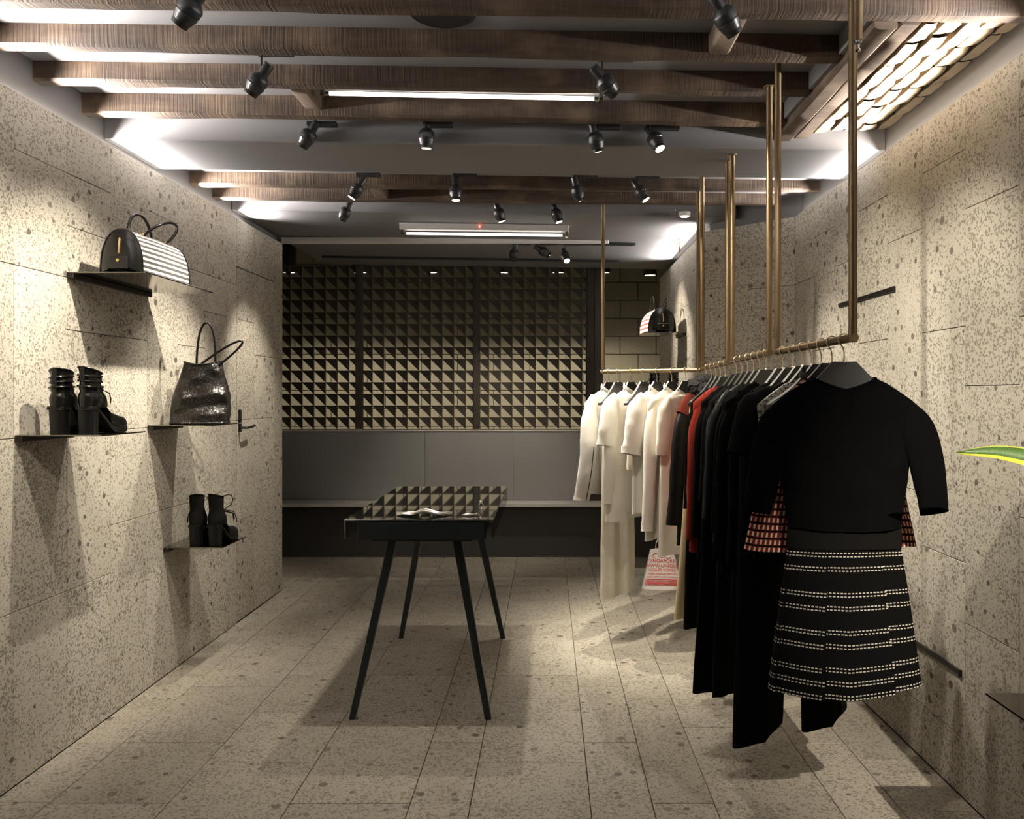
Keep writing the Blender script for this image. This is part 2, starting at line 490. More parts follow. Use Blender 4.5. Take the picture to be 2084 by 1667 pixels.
# ---- floor: slabs laid in strips running away from the camera
floor = MB().box(-3.4, 2.2, -1.2, 8.9, -0.12, -0.012).build('floor', M['joint'])
tag(floor, 'pale speckled stone slab floor', None, None, 'structure')
cols = [-1.84, -1.65, -1.255, -0.853, -0.455, -0.255, 0.14, 0.345, 0.55, 0.95, 1.15, 1.39]
known = {2: [2.892, 3.349, 3.789, 4.227], 3: [2.60, 3.195, 3.789, 4.227], 4: [2.60, 3.055, 3.642, 4.083], 5: [2.892, 3.495, 3.789, 4.417],
         6: [2.45, 3.055, 3.642, 4.227], 7: [2.60, 3.195, 3.495, 4.083], 8: [2.3, 3.195, 3.936, 4.557], 1: [2.60, 3.055, 3.642, 4.227]}
G = 0.0014
for c in range(len(cols) - 1):
    ys = list(known.get(c, [2.46 + 0.147 * rnd.randint(0, 2)]))
    y = ys[0]
    while y > -0.9:
        y -= 0.147 * rnd.choice((2, 3, 4, 4)); ys.insert(0, y)
    y = ys[-1]
    while y < 6.5:
        y += 0.147 * rnd.choice((2, 3, 3, 4)); ys.append(y)
    for a, b in zip(ys[:-1], ys[1:]):
        cx, cy = (cols[c] + cols[c + 1]) / 2, (a + b) / 2
        hx, hy = (cols[c + 1] - cols[c]) / 2 - G, (b - a) / 2 - G
        dz = rnd.uniform(-0.0006, 0.0006)
        MB().box(-hx, hx, -hy, hy, -0.012, dz).build('stone_slab', M['stone_floor'], floor, bevel=0.0012, loc=(cx, cy, 0))
# plain screed carries on behind the screen and past the walls
MB().box(-3.4, XL, 5.45, 8.8, -0.012, 0).build('screed', M['stone_floor'], floor)
MB().box(-1.84, 2.2, 6.62, 8.8, -0.012, -0.001).build('screed', M['stone_floor'], floor)

# ---- stone clad walls
def slab_wall(parent, p0, p1, cuts, ztop, th, name='stone_slab', colw=0.3, zbase=0.0):
    """p0 -> p1 on plan (front face line), the stone lies to the left of the direction"""
    p0, p1 = Vector((p0[0], p0[1], 0)), Vector((p1[0], p1[1], 0))
    d = (p1 - p0); Lw = d.length; d.normalize()
    ang = math.atan2(d.y, d.x)
    s = 0.0; k = 0
    while s < Lw - 0.01:
        wcol = min(colw, Lw - s)
        if Lw - s - wcol < 0.08: wcol = Lw - s
        zc = [zbase] + [z for z in cuts(k, s) if zbase + 0.05 < z < ztop - 0.05] + [ztop]
        for a, b in zip(zc[:-1], zc[1:]):
            ins = rnd.uniform(0, 0.0012)
            hx = wcol / 2 - 0.0006
            m = MB().box(-hx, hx, ins, th, -(b - a) / 2 + 0.0011, (b - a) / 2 - 0.0011)
            c = p0 + d * (s + wcol / 2)
            m.build(name, M['stone'], parent, bevel=0.0013, loc=(c.x, c.y, (a + b) / 2), rot=(0, 0, ang))
        s += wcol; k += 1

wall_left = MB().box(-2.0, -1.881, -1.2, 5.45, 0, 2.72).build('wall_left', M['paint'])
tag(wall_left, 'left wall clad in speckled stone slabs', None, None, 'structure')
left_cuts = {2.71: [0.6, 1.2, 1.8, 2.2], 3.01: [0.6, 1.2, 1.6, 2.0, 2.2], 3.31: [0.8, 1.2, 1.6, 2.0], 3.61: [0.8, 1.2, 2.2], 3.91: [0.8, 1.2, 1.6, 2.0], 4.21: [0.8, 1.2, 1.4, 1.8, 2.0]}
def lc(k, s):
    y = -1.19 + s
    for key, v in left_cuts.items():
        if abs(key - y) < 0.02: return v
    return [0.8, 1.2, 1.6] if k % 2 else [0.6, 1.2, 1.8]
# direction -y..+y with the stone to the left (x more negative)
slab_wall(wall_left, (XL, -1.19), (XL, 4.51), lc, 2.40, 0.016)
slab_wall(wall_left, (XL, 4.51), (XL, 4.648), lambda k, s: [1.2, 2.0], 2.40, 0.016)
slab_wall(wall_left, (XL, 5.282), (XL, 5.45), lambda k, s: [1.0, 1.6], 2.40, 0.016)
slab_wall(wall_left, (XL, 4.648), (XL, 5.282), lambda k, s: [], 2.40, 0.016, colw=0.317, zbase=2.112)
# concealed door in the same stone
door = MB().box(-1.879, -1.862, 4.652, 5.278, 0.004, 2.108).build('door_1', M['joint'])
tag(door, 'concealed flush door clad in the wall stone', None, None, 'structure')
for (ya, yb, zz) in ((4.652, 4.93, [0.004, 0.6, 1.2, 1.8, 2.108]), (4.93, 5.278, [0.004, 0.8, 1.2, 1.6, 2.108])):
    for a, b in zip(zz[:-1], zz[1:]):
        MB().box(-1.863, -1.8405, ya + 0.0012, yb - 0.0012, a + 0.0012, b - 0.0012).build('stone_slab', M['stone'], door, bevel=0.0013)
hd = MB()
hd.tube([(-1.838, 4.685, z) for z in (1.185, 1.19, 1.26, 1.265)], [0.006, 0.013, 0.013, 0.006], 12)
hd.tube([(-1.838, 4.685, 1.13), (-1.838, 4.685, 1.18)], 0.014, 12)
hd.tube([(-1.838, 4.685, 1.155), (-1.80, 4.685, 1.155), (-1.79, 4.70, 1.155), (-1.79, 4.76, 1.158), (-1.79, 4.80, 1.165)], 0.008, 10)
hd.build('lever_handle', M['black_metal'], door, smooth=True)

wall_right = MB()
wall_right.box(1.431, 1.56, -1.2, 4.44, 0, 2.72)
wall_right.box(1.0, 1.12, 4.85, 6.74, 0, 2.72)
n0 = len(wall_right.v)
wall_right.v += [(1.431, 4.437, 0), (1.56, 4.44, 0), (1.10, 4.86, 0), (1.001, 4.847, 0), (1.431, 4.437, 2.72), (1.56, 4.44, 2.72), (1.10, 4.86, 2.72), (1.001, 4.847, 2.72)]
for q in ((0, 3, 2, 1), (4, 5, 6, 7), (0, 1, 5, 4), (1, 2, 6, 5), (2, 3, 7, 6), (3, 0, 4, 7)):
    wall_right.face([n0 + i for i in q])
wall_right = wall_right.build('wall_right', M['paint'])
tag(wall_right, 'right wall clad in speckled stone slabs', None, None, 'structure')
def rc(k, s):
    tbl = [[0.2, 0.99, 1.97], [0.2, 0.79, 1.58, 2.17], [0.59, 1.38, 1.97], [0.2, 0.99, 1.58, 2.17]]
    return tbl[k % 4]
slab_wall(wall_right, (XR, 4.42), (XR, -1.19), rc, 2.355, 0.016)
slab_wall(wall_right, (XR2, 4.83), (XR, 4.42), lambda k, s: [0.4, 1.2, 1.97] if k else [0.8, 1.58, 2.0], 2.355, 0.016)
slab_wall(wall_right, (XR2, 6.75), (XR2, 4.83), rc, 2.355, 0.016)

# ---- walls that close the place: behind the camera, and the block-built back room
fr = MB().box(-2.0, 1.56, -1.32, -1.2, 0, 2.72).build('wall_front', M['paint'])
tag(fr, 'plain wall behind the camera', None, None, 'structure')
wb = MB().box(-3.4, 2.2, 8.74, 8.86, 0, 3.1).build('wall_back', M['block_joint'])
tag(wb, 'concrete block wall of the back room', None, None, 'structure')
blk = MB().box(-0.1965, 0.1965, -0.04, 0.0, -0.0965, 0.0965).build('block', M['block'], wb, bevel=0.003, loc=(0, 8.745, 0.1))
for r in range(3, 15):
    for c in range(-8, 6):
        x = c * 0.4 + (0.2 if r % 2 else 0.0)
        if r == 3 and c == -8: blk.location = (x, 8.742, 0.1 + r * 0.2); continue
        share('block', blk, wb, (x, 8.742 + rnd.uniform(-0.001, 0.001), 0.1 + r * 0.2))
for nm, (a, b, c, d) in (('wall_side', (-3.4, -3.28, 5.33, 8.74)), ('wall_side', (2.08, 2.2, 6.6, 8.74)), ('wall_partition', (-3.28, -2.0, 5.33, 5.45)), ('wall_partition', (1.12, 2.08, 6.6, 6.74))):
    o = MB().box(a, b, c, d, 0, 3.0).build(nm, M['block_joint'])
    tag(o, 'plain side wall of the back room', None, None, 'structure')

# ---- ceiling: old tilted front bay, soffit, middle bay, low rear bay, dark back room
def slab_tilt(m, x0, x1, y0, y1, zl0, zl1):
    n = len(m.v)
    m.v += [(x0, y0, zt(x0, zl0)), (x1, y0, zt(x1, zl0)), (x1, y1, zt(x1, zl0)), (x0, y1, zt(x0, zl0)), (x0, y0, zl1), (x1, y0, zl1), (x1, y1, zl1), (x0, y1, zl1)]
    for q in ((0, 3, 2, 1), (4, 5, 6, 7), (0, 1, 5, 4), (1, 2, 6, 5), (2, 3, 7, 6), (3, 0, 4, 7)):
        m.face([n + i for i in q])
cm = MB()
slab_tilt(cm, -1.881, 1.431, -1.2, 3.33, 2.570, 2.72)
slab_tilt(cm, -1.881, 1.431, 3.77, 4.67, 2.525, 2.72)
ceiling = cm.build('ceiling', M['paint'])
tag(ceiling, 'grey painted ceiling between the timber beams', None, None, 'structure')
cs = MB(); slab_tilt(cs, -1.881, 1.431, 3.33, 3.77, 2.433, 2.72)
tag(cs.build('ceiling_soffit', M['paint'], bevel=0.004), 'boxed grey soffit spanning the middle of the ceiling', None, None, 'structure')
cr = MB(); slab_tilt(cr, -1.881, 1.12, 4.67, 6.60, 2.448, 2.72)
tag(cr.build('ceiling_rear', M['paint'], bevel=0.004), 'low grey ceiling towards the rear of the shop', None, None, 'structure')
tag(MB().box(-3.4, 2.2, 5.33, 8.86, 2.98, 3.1).build('ceiling_back_room', M['paint_dark']), 'dark ceiling of the back room', None, None, 'structure')
# thin pale trim across the rear ceiling
tag(MB().box(-1.84, 0.42, 5.42, 5.445, 2.395, 2.44).build('trim_1', M['white_metal'], bevel=0.003), 'thin pale trim across the rear ceiling', None, None, 'structure')
# plaster behind the ends of the joists
tag(MB().box(0.952, 0.972, 2.34, 3.33, 2.465, 2.55).build('trim_2', M['paint'], bevel=0.002), 'plaster strip at the joist ends', None, None, 'structure')

# ---- timber
def timber(name, a, b, wd, ht, mat, label, n=44, rough=0.003, seed=0):
    """a, b: centres of the underside at each end"""
    a, b = Vector(a), Vector(b)
    d = (b - a); Ln = d.length; d.normalize()
    side = d.cross(Vector((0, 0, 1))).normalized(); up = side.cross(d)
    rings = []
    for i in range(n + 1):
        t = i / n
        p = a + (b - a) * t
        ring = []
        c = 0.008
        for k, (u, v) in enumerate(((-wd / 2 + c, 0), (wd / 2 - c, 0), (wd / 2, c), (wd / 2, ht * 0.5), (wd / 2, ht), (-wd / 2, ht), (-wd / 2, ht * 0.5), (-wd / 2, c))):
            q = Vector((t * Ln * 4.0 + seed * 7.1, k * 3.3, seed))
            amp = rough * (1.6 if v < 0.02 else 0.7)
            ring.append(p - a + side * (u + amp * mnoise.noise(q)) + up * (v + (amp * mnoise.noise(q + Vector((0, 0, 5.5))) if v < ht - 0.001 else 0)))
        rings.append(ring)
    o = MB().loft(rings, True, True, True).build(name, mat, None, smooth=True, angle=35, loc=a)
    return tag(o, label, 'beam', 'timber ceiling joists')

JH = 0.068
def joist(y, x1, zb, label, s, x0=-1.881):
    return timber('ceiling_joist', (x0, y, zb), (x1, y, zt(x1, zb) if y < 4 else zb - 0.6 * TILT * (x1 + 1.84)), 0.062, JH + 0.03, M['beam'], label, seed=s)
joist(2.303, 1.431, 2.497, 'dark rough-sawn joist nearest the camera, spanning the full ceiling width', 1)
joist(2.602, 0.966, 2.499, 'second dark rough-sawn joist from the camera', 2)
joist(2.900, 0.966, 2.500, 'third dark rough-sawn joist from the camera, in front of the near fluorescent tube', 3)
joist(3.200, 0.966, 2.490, 'fourth dark rough-sawn joist, between the near tube and the boxed soffit', 4)
joist(4.160, 1.431, 2.456, 'slim timber joist just behind the boxed soffit', 5)
joist(4.440, 1.30, 2.452, 'rearmost slim timber joist', 6)
timber('trimmer_beam', (1.005, 2.337, 2.437), (1.000, 3.33, 2.425), 0.066, 0.10, M['beam_y'], 'weathered trimmer beam that carries the joist ends', n=16, seed=7)
timber('trimmer_beam', (1.080, 2.337, 2.452), (1.070, 3.33, 2.437), 0.066, 0.09, M['beam_y'], 'weathered trimmer beam alongside the pale brickwork', n=16, seed=8)
for (x, y0, y1, z, lb, s) in ((-0.945, 2.93, 3.17, 2.500, 'short timber noggin beside the left end of the near fluorescent tube', 21),
                              (0.56, 2.333, 2.572, 2.465, 'short timber noggin at the top right beside a spotlight', 22),
                              (-0.93, 4.19, 4.41, 2.452, 'short timber noggin between the two rear joists', 23)):
    timber('timber_noggin', (x, y0, z), (x, y1, z), 0.068, 0.06, M['beam_y'], lb, n=6, seed=s)

# ---- brickwork left bare between trimmer and right wall
bw = MB()
slab = []
def brick_z(x): return 2.452 + 0.10 * (x - 1.1)
bw.v += [(1.11, 2.337, brick_z(1.11) + 0.012), (1.431, 2.337, brick_z(1.431) + 0.012), (1.431, 3.33, brick_z(1.431) + 0.012), (1.11, 3.33, brick_z(1.11) + 0.012),
         (1.11, 2.337, 2.56), (1.431, 2.337, 2.56), (1.431, 3.33, 2.56), (1.11, 3.33, 2.56)]
for q in ((0, 3, 2, 1), (4, 5, 6, 7), (0, 1, 5, 4), (1, 2, 6, 5), (2, 3, 7, 6), (3, 0, 4, 7)): bw.face(q)
bw = bw.build('ceiling_brickwork', M['mortar'])
tag(bw, 'patch of bare old brickwork between beam and right wall', None, None, 'structure')
bx = 1.113
bwid = [0.058, 0.066, 0.06, 0.068, 0.06]
for ci, wd in enumerate(bwid):
    y = 2.337 - rnd.uniform(0, 0.1)
    while y < 3.33:
        ln = rnd.uniform(0.13, 0.22)
        y0, y1 = max(y, 2.34), min(y + ln, 3.328)
        if y1 - y0 > 0.03:
            m = MB()
            h = 0.02 + rnd.uniform(-0.004, 0.005)
            rings = []
            nn = 5
            for i in range(nn + 1):
                yy = -(y1 - y0) / 2 + (y1 - y0) * i / nn
                inset = 0.006 if i in (0, nn) else 0.0
                j = lambda: rnd.uniform(-0.003, 0.003)
                rings.append([(-wd / 2 + 0.004 + inset + j(), yy, 0.012), (-wd / 2 + 0.004 + inset + j(), yy, -h + inset), (0, yy, -h - 0.002 + inset + j()), (wd / 2 - 0.004 - inset + j(), yy, -h + inset), (wd / 2 - 0.004 - inset + j(), yy, 0.012)])
            m.loft(rings, False)
            xc = bx + wd / 2
            m.build('brick', M['brick'], bw, smooth=True, angle=50, loc=(xc, (y0 + y1) / 2, brick_z(xc) + 0.012), rot=(0, -0.10, 0))
        y += ln + 0.006
    bx += wd + 0.003

# ---- LED tape in the grooves above the stone
for i, (lx, y0, y1, lz, dr) in enumerate(LED_RUNS):
    sgn = 1 if dr[0] > 0 else -1
    lb = ('glowing LED tape in the groove along the top of the left stone wall', 'glowing LED tape in the groove along the top of the near right stone wall', 'glowing LED tape in the groove along the top of the far right stone wall')[i]
    t = thing('led_strip', lb, 'light strip', (lx, y0, lz - 0.008))
    MB().box(-0.008, 0.008, 0, y1 - y0, 0, 0.002).build('carrier', M['white_metal'], t)
    MB().box(-0.004, 0.004, 0, y1 - y0, 0.002, 0.004).build('tape', M['led'], t)

# ================================================================== LATTICE SCREEN AND BENCH AT THE BACK
SY = 6.62
CELL = 0.0984
Z0, Z1 = 1.062, 1.062 + 14 * CELL
X0L = -1.481
def lattice(x0, x1, label):
    t = thing('lattice_screen', label, 'screen', ((x0 + x1) / 2, SY, Z0), group='panels of the triangle lattice screen')
    ox = (x0 + x1) / 2
    tri = None
    fr = MB()
    for xx in (x0, x1):
        fr.box(xx - ox - 0.003, xx - ox + 0.003, 0, 0.025, 0, Z1 - Z0)
    fr.box(x0 - ox, x1 - ox, 0, 0.025, -0.006, 0.0); fr.box(x0 - ox, x1 - ox, 0, 0.025, Z1 - Z0 - 0.001, Z1 - Z0 + 0.004)
    fr.build('frame', M['screen_bar'], t)
    k0 = math.floor((x0 - X0L) / CELL); k1 = math.ceil((x1 - X0L) / CELL)
    vb = None
    for k in range(k0 + 1, k1):
        x = X0L + k * CELL
        if x0 + 0.01 < x < x1 - 0.01:
            if vb is None:
                vb = MB().box(-0.002, 0.002, 0.0, 0.018, 0, Z1 - Z0).build('upright', M['screen_bar'], t, loc=(x - ox, 0, 0))
            else: share('upright', vb, t, (x - ox, 0, 0))
    hb = None
    for r in range(1, 14):
        if hb is None: hb = MB().box(x0 - ox, x1 - ox, 0.001, 0.017, -0.002, 0.002).build('crossbar', M['screen_bar'], t, loc=(0, 0, r * CELL))
        else: share('crossbar', hb, t, (0, 0, r * CELL))
    cache = {}
    for k in range(k0, k1):
        xa, xb = X0L + k * CELL, X0L + (k + 1) * CELL
        ca, cb = max(xa, x0), min(xb, x1)
        if cb - ca < 0.012: continue
        # triangle (xa,top) (xb,top) (xb,bottom), clipped to the panel
        za = -CELL * (ca - xa) / CELL; zb_ = -CELL * (cb - xa) / CELL
        src = None
        for r in range(14):
            ztop = (r + 1) * CELL
            if src is None:
                m = MB(); n = 0
                pts = [(ca - xa, 0), (cb - xa, 0), (cb - xa, zb_)] + ([(ca - xa, za)] if ca > xa + 1e-4 else [])
                np_ = len(pts)
                m.v = [(p[0], 0.004, p[1]) for p in pts] + [(p[0], 0.009, p[1]) for p in pts]
                m.face(range(np_)); m.face([np_ + i for i in range(np_)][::-1])
                for i in range(np_): m.face((i, (i + 1) % np_, np_ + (i + 1) % np_, np_ + i))
                src = m.build('triangle_plate', M['screen'], t, loc=(xa - ox, 0, ztop))
            else: share('triangle_plate', src, t, (xa - ox, 0, ztop))
    return t
lattice(-2.42, -1.618, 'triangle lattice screen panel at the left, beside the end of the stone wall')
lattice(-1.560, -0.629, 'triangle lattice screen panel in the middle between two dark posts')
lattice(-0.573, 0.322, 'triangle lattice screen panel at the right, behind the white clothes')
for (x0, x1, mt, lb) in ((-1.614, -1.564, 'post', 'dark bronze post left of the middle lattice panel'), (-0.625, -0.577, 'post', 'dark bronze post right of the middle lattice panel'),
                         (0.326, 0.39, 'screen', 'dark bronze post closing the right end of the lattice screen'), (0.392, 0.462, 'post', 'brown jamb beside the hanging rail at the end of the lattice screen')):
    t = thing('screen_post', lb, 'post', ((x0 + x1) / 2, SY + 0.005, Z0 if x0 < 0.3 else 0.46), group='posts of the lattice screen')
    zz = Z1 - (Z0 if x0 < 0.3 else 0.46)
    MB().box(-(x1 - x0) / 2, (x1 - x0) / 2, -0.03, 0.05, 0, zz).build('shaft', M[mt], t, bevel=0.002)
    MB().box(-(x1 - x0) / 2 + 0.012, (x1 - x0) / 2 - 0.012, -0.034, -0.028, 0.02, zz - 0.02).build('cover_strip', M[mt], t, bevel=0.001)
bench = thing('wall_bench', 'built-in bench with grey back panels and a pale seat below the lattice screen', 'bench', (-0.8, 6.62, 0))
for (a, b) in ((-2.42, -1.04), (-1.037, -0.29), (-0.287, 0.39)):
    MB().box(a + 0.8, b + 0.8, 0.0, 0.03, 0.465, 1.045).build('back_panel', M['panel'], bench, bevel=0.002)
MB().box(-1.62, 1.19, -0.012, 0.045, 1.045, 1.056).build('cap_rail', M['bench'], bench, bevel=0.002)
MB().box(-1.62, 1.72, -0.20, 0.03, 0.434, 0.462).build('seat', M['bench'], bench, bevel=0.004, seg=2)
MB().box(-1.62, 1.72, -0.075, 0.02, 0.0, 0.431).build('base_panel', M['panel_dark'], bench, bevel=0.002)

# ================================================================== LAMPS
def aim_rot(d):
    return Vector(d).normalized().to_track_quat('-Z', 'Y').to_euler()

HEAD = {}
def head_meshes():
    a = MB().lathe([(0.0165, 0.052), (0.0175, 0.05), (0.0175, 0.006), (0.0175, 0.004)], 20)
    HEAD['rear_cap'] = (a, 'black_metal')
    b = MB().lathe([(0.018, 0.008), (0.030, -0.004), (0.033, -0.010), (0.033, -0.028), (0.031, -0.030), (0.031, -0.033), (0.033, -0.035), (0.026, -0.060), (0.024, -0.061)], 28, cap=False)
    HEAD['housing'] = (b, 'black_metal')
    c = MB().lathe([(0.024, -0.060), (0.0245, -0.062), (0.0235, -0.074), (0.0205, -0.074), (0.019, -0.064)], 28, cap=False)
    HEAD['snoot'] = (c, 'steel_dark')
    d = MB().lathe([(0.0005, -0.0745), (0.010, -0.0735), (0.0203, -0.0715)], 20, cap=False)
    HEAD['lens'] = (d, 'lens')
head_meshes()
HEAD_OBJ = {}
SPOTS = []
def spotlight(pos, mount_z, target, energy, size, label, blend=0.9, adapter=0.11, lens=True, color=WARM):
    """pos: centre of the lamp head; mount_z: underside it hangs from"""
    pos = Vector(pos)
    t = thing('track_spotlight', label, 'spotlight', (pos.x, pos.y, mount_z), group='black track spotlights')
    off = pos - Vector((pos.x, pos.y, mount_z))
    d = (Vector(target) - pos).normalized()
    rot = aim_rot(d)
    stem = MB()
    stem.tube([(0, 0, 0), (0, 0, off.z + 0.02)], 0.0035, 8)
    stem.tube([(0.012, 0, 0), (0.012, 0, -0.018)], 0.004, 8)
    stem.tube([(0, 0, off.z + 0.022), (0, 0, off.z - 0.002)], 0.007, 8)
    stem.build('stem', M['black_metal'], t, smooth=True)
    MB().box(-0.015, adapter, -0.016, 0.016, -0.018, 0.0).build('adapter', M['black_metal'], t, bevel=0.002)
    for nm, (mb, mt) in HEAD.items():
        if nm not in HEAD_OBJ:
            HEAD_OBJ[nm] = mb.build(nm, M[mt], t, smooth=True, loc=off, rot=rot, angle=35)
        else:
            share(nm, HEAD_OBJ[nm], t, off, rot)
    ld = bpy.data.lights.new('spot_light', 'SPOT')
    ld.energy = energy; ld.color = color; ld.spot_size = math.radians(size); ld.spot_blend = blend; ld.shadow_soft_size = 0.012
    lo = bpy.data.objects.new('spot_light', ld); COL.objects.link(lo)
    lo.parent = t
    lo.location = off + d * 0.079
    lo.rotation_euler = rot
    return t

S = 1.0
spotlight((-0.99, 2.20, 2.445), 2.553, (-1.84, 2.45, 1.55), 50 * S, 68, 'black track spotlight cut by the top edge at the upper left')
spotlight((0.486, 2.20, 2.425), 2.53, (1.39, 2.75, 1.35), 55 * S, 64, 'black track spotlight in front of the top right timber noggin')
spotlight((-1.00, 2.745, 2.462), 2.553, (-1.84, 3.02, 1.45), 80 * S, 66, 'black track spotlight hanging between the second and third joists at the left')
spotlight((0.19, 2.745, 2.455), 2.535, (1.39, 3.45, 1.35), 62 * S, 64, 'black track spotlight at the right end of the near fluorescent tube')
spotlight((-0.99, 3.285, 2.450), 2.49, (-1.84, 3.62, 1.32), 80 * S, 64, 'black track spotlight hanging before the soffit at far left, tilted to the left wall')
spotlight((-0.507, 3.285, 2.455), 2.487, (-0.57, 3.50, 0.0), 38 * S, 72, 'black track spotlight hanging before the soffit above the display table')
spotlight((0.194, 3.285, 2.440), 2.478, (0.75, 3.75, 0.3), 52 * S, 58, 'black track spotlight hanging before the soffit, third from the left wall')
spotlight((0.44, 3.285, 2.432), 2.475, (1.10, 2.55, 0.8), 44 * S, 58, 'black track spotlight hanging before the soffit nearest the clothes rails, facing the camera')
spotlight((-0.975, 4.06, 2.428), 2.495, (-1.84, 3.85, 0.95), 55 * S, 58, 'black track spotlight behind the soffit at the left, aimed down at the shelves')
spotlight((-0.476, 4.06, 2.425), 2.495, (-0.40, 3.75, 0.0), 42 * S, 76, 'black track spotlight behind the soffit in line with the table')
spotlight((0.147, 4.06, 2.425), 2.49, (0.55, 4.38, 1.0), 119 * S, 56, 'black track spotlight behind the soffit, third from the left wall')
spotlight((0.468, 4.06, 2.415), 2.485, (1.25, 3.75, 1.1), 50 * S, 62, 'black track spotlight behind the soffit closest to the clothes rails')
spotlight((-1.166, 4.56, 2.430), 2.50, (-1.84, 4.90, 1.2), 58 * S, 54, 'black track spotlight behind the rearmost joist at the left')
spotlight((-0.29, 4.56, 2.425), 2.49, (0.45, 4.60, 0.2), 45 * S, 60, 'black track spotlight behind the rearmost joist, above the middle of the room')
spotlight((0.043, 4.56, 2.420), 2.49, (0.50, 4.40, 1.0), 119 * S, 54, 'black track spotlight behind the rearmost joist, nearest the red light')
spotlight((-0.234, 5.50, 2.360), 2.415, (-0.55, 6.60, 0.62), 40 * S, 64, 'small dark track spotlight left of the three before the lattice screen')
spotlight((-0.05, 5.50, 2.365), 2.415, (0.96, 5.60, 1.75), 70 * S, 52, 'small dark track spotlight in the middle of the three before the lattice screen')
spotlight((0.12, 5.50, 2.335), 2.415, (0.42, 4.38, 1.0), 50 * S, 44, 'dazzling track spotlight right of the three before the lattice screen')
# three lamps behind the photographer light the near floor, the plant and the nearest clothes
spotlight((-0.75, 1.10, 2.45), 2.55, (-1.84, 1.85, 1.50), 44 * S, 70, 'black track spotlight over the left wall beside the camera')
spotlight((0.05, 0.55, 2.45), 2.54, (0.10, 2.10, 0.0), 8 * S, 60, 'black track spotlight over the floor in front of the camera')
spotlight((0.98, -0.35, 2.45), 2.53, (1.38, 2.62, 0.58), 460 * S, 32, 'black track spotlight aimed at the plant and the near right wall')

for (y, x0, x1, lb) in ((5.50, -1.78, 0.60, 'long black lighting track on the rear ceiling, nearer the camera'), (6.20, -1.78, 0.55, 'long black lighting track on the rear ceiling by the lattice screen')):
    t = thing('lighting_track', lb, 'lighting track', ((x0 + x1) / 2, y, 2.412), rot=(0, TILT, 0))
    h = (x1 - x0) / 2
    MB().box(-h, h, -0.018, 0.018, 0.002, 0.022).build('rail', M['black_metal'], t, bevel=0.002)
    MB().box(-h + 0.01, h - 0.01, -0.006, 0.006, 0.0, 0.003).build('slot', M['steel_dark'], t)
    MB().box(h, h + 0.012, -0.016, 0.016, 0.003, 0.02).build('end_cap', M['black_metal'], t)

def batten(name, label, xc, y, ztop, length, body, tilt, red=False):
    t = thing(name, label, 'fluorescent light', (xc, y, ztop), rot=(0, tilt, 0))
    h = length / 2
    bh = 0.042 if body else 0.016
    MB().box(-h - 0.01, h + 0.01, -0.03, 0.03, -bh, 0).build('housing', M['white_metal'], t, bevel=0.003)
    zc = -bh - 0.022
    MB().tube([(-h + 0.03, 0, zc), (h - 0.03, 0, zc)], 0.008, 16).build('tube', M['tube'], t, smooth=True)
    for s in (-1, 1):
        e = MB(); e.tube([(s * (h - 0.032), 0, zc), (s * (h - 0.005), 0, zc)], 0.0095, 16); e.box(s * (h - 0.006) - 0.008, s * (h - 0.006) + 0.008, -0.014, 0.014, zc - 0.012, -bh + 0.002)
        e.build('lamp_holder', M['steel'], t, bevel=0.001)
    if red:
        MB().lathe([(0.001, -0.005), (0.004, -0.003), (0.005, 0.0), (0.004, 0.003), (0.001, 0.005)], 12).build('indicator', M['red_dot'], t, smooth=True, loc=(-0.03, -0.033, -0.022))
    return t
batten('fluorescent_batten', 'bare fluorescent tube mounted between two joists in the near bay', -0.333, 3.05, 2.548, 1.09, False, 0.02)
batten('fluorescent_batten', 'white fluorescent batten with a red dot of light on the rear ceiling', -0.40, 4.98, 2.432, 1.05, True, 0.012, True)

# round ceiling speaker in the shadow between the first joists
t = thing('ceiling_speaker', 'dark round ceiling speaker between the two nearest joists', 'speaker', (-0.33, 2.455, 2.548))
MB().lathe([(0.104, 0.0), (0.106, -0.004), (0.098, -0.008), (0.092, -0.006)], 40, cap=False).build('rim', M['steel_dark'], t, smooth=True)
MB().lathe([(0.001, -0.004), (0.05, -0.005), (0.092, -0.006)], 40, cap=False).build('grille', M['black_metal'], t, smooth=True)
# small round lamp with wire arms
t = thing('gimbal_lamp', 'small round lamp with wire arms hanging beside the brass drop pipe at the rear', 'lamp', (0.80, 4.60, 2.40))
MB().lathe([(0.001, -0.006), (0.026, -0.005), (0.034, 0.0), (0.034, 0.018), (0.001, 0.02)], 24).build('lamp_body', M['white_metal'], t, smooth=True)
MB().lathe([(0.001, -0.0095), (0.02, -0.009), (0.026, -0.006)], 20, cap=False).build('lens', M['lens_dim'], t, smooth=True)
for s in (-1, 1):
    MB().tube([(s * 0.03, 0, 0.012)] + [(s * (0.045 + 0.014 * math.sin(a)), 0, 0.022 - 0.02 * math.cos(a)) for a in (0.4, 0.9, 1.5, 2.1, 2.7)], 0.002, 6).build('wire_arm', M['steel'], t, smooth=True)

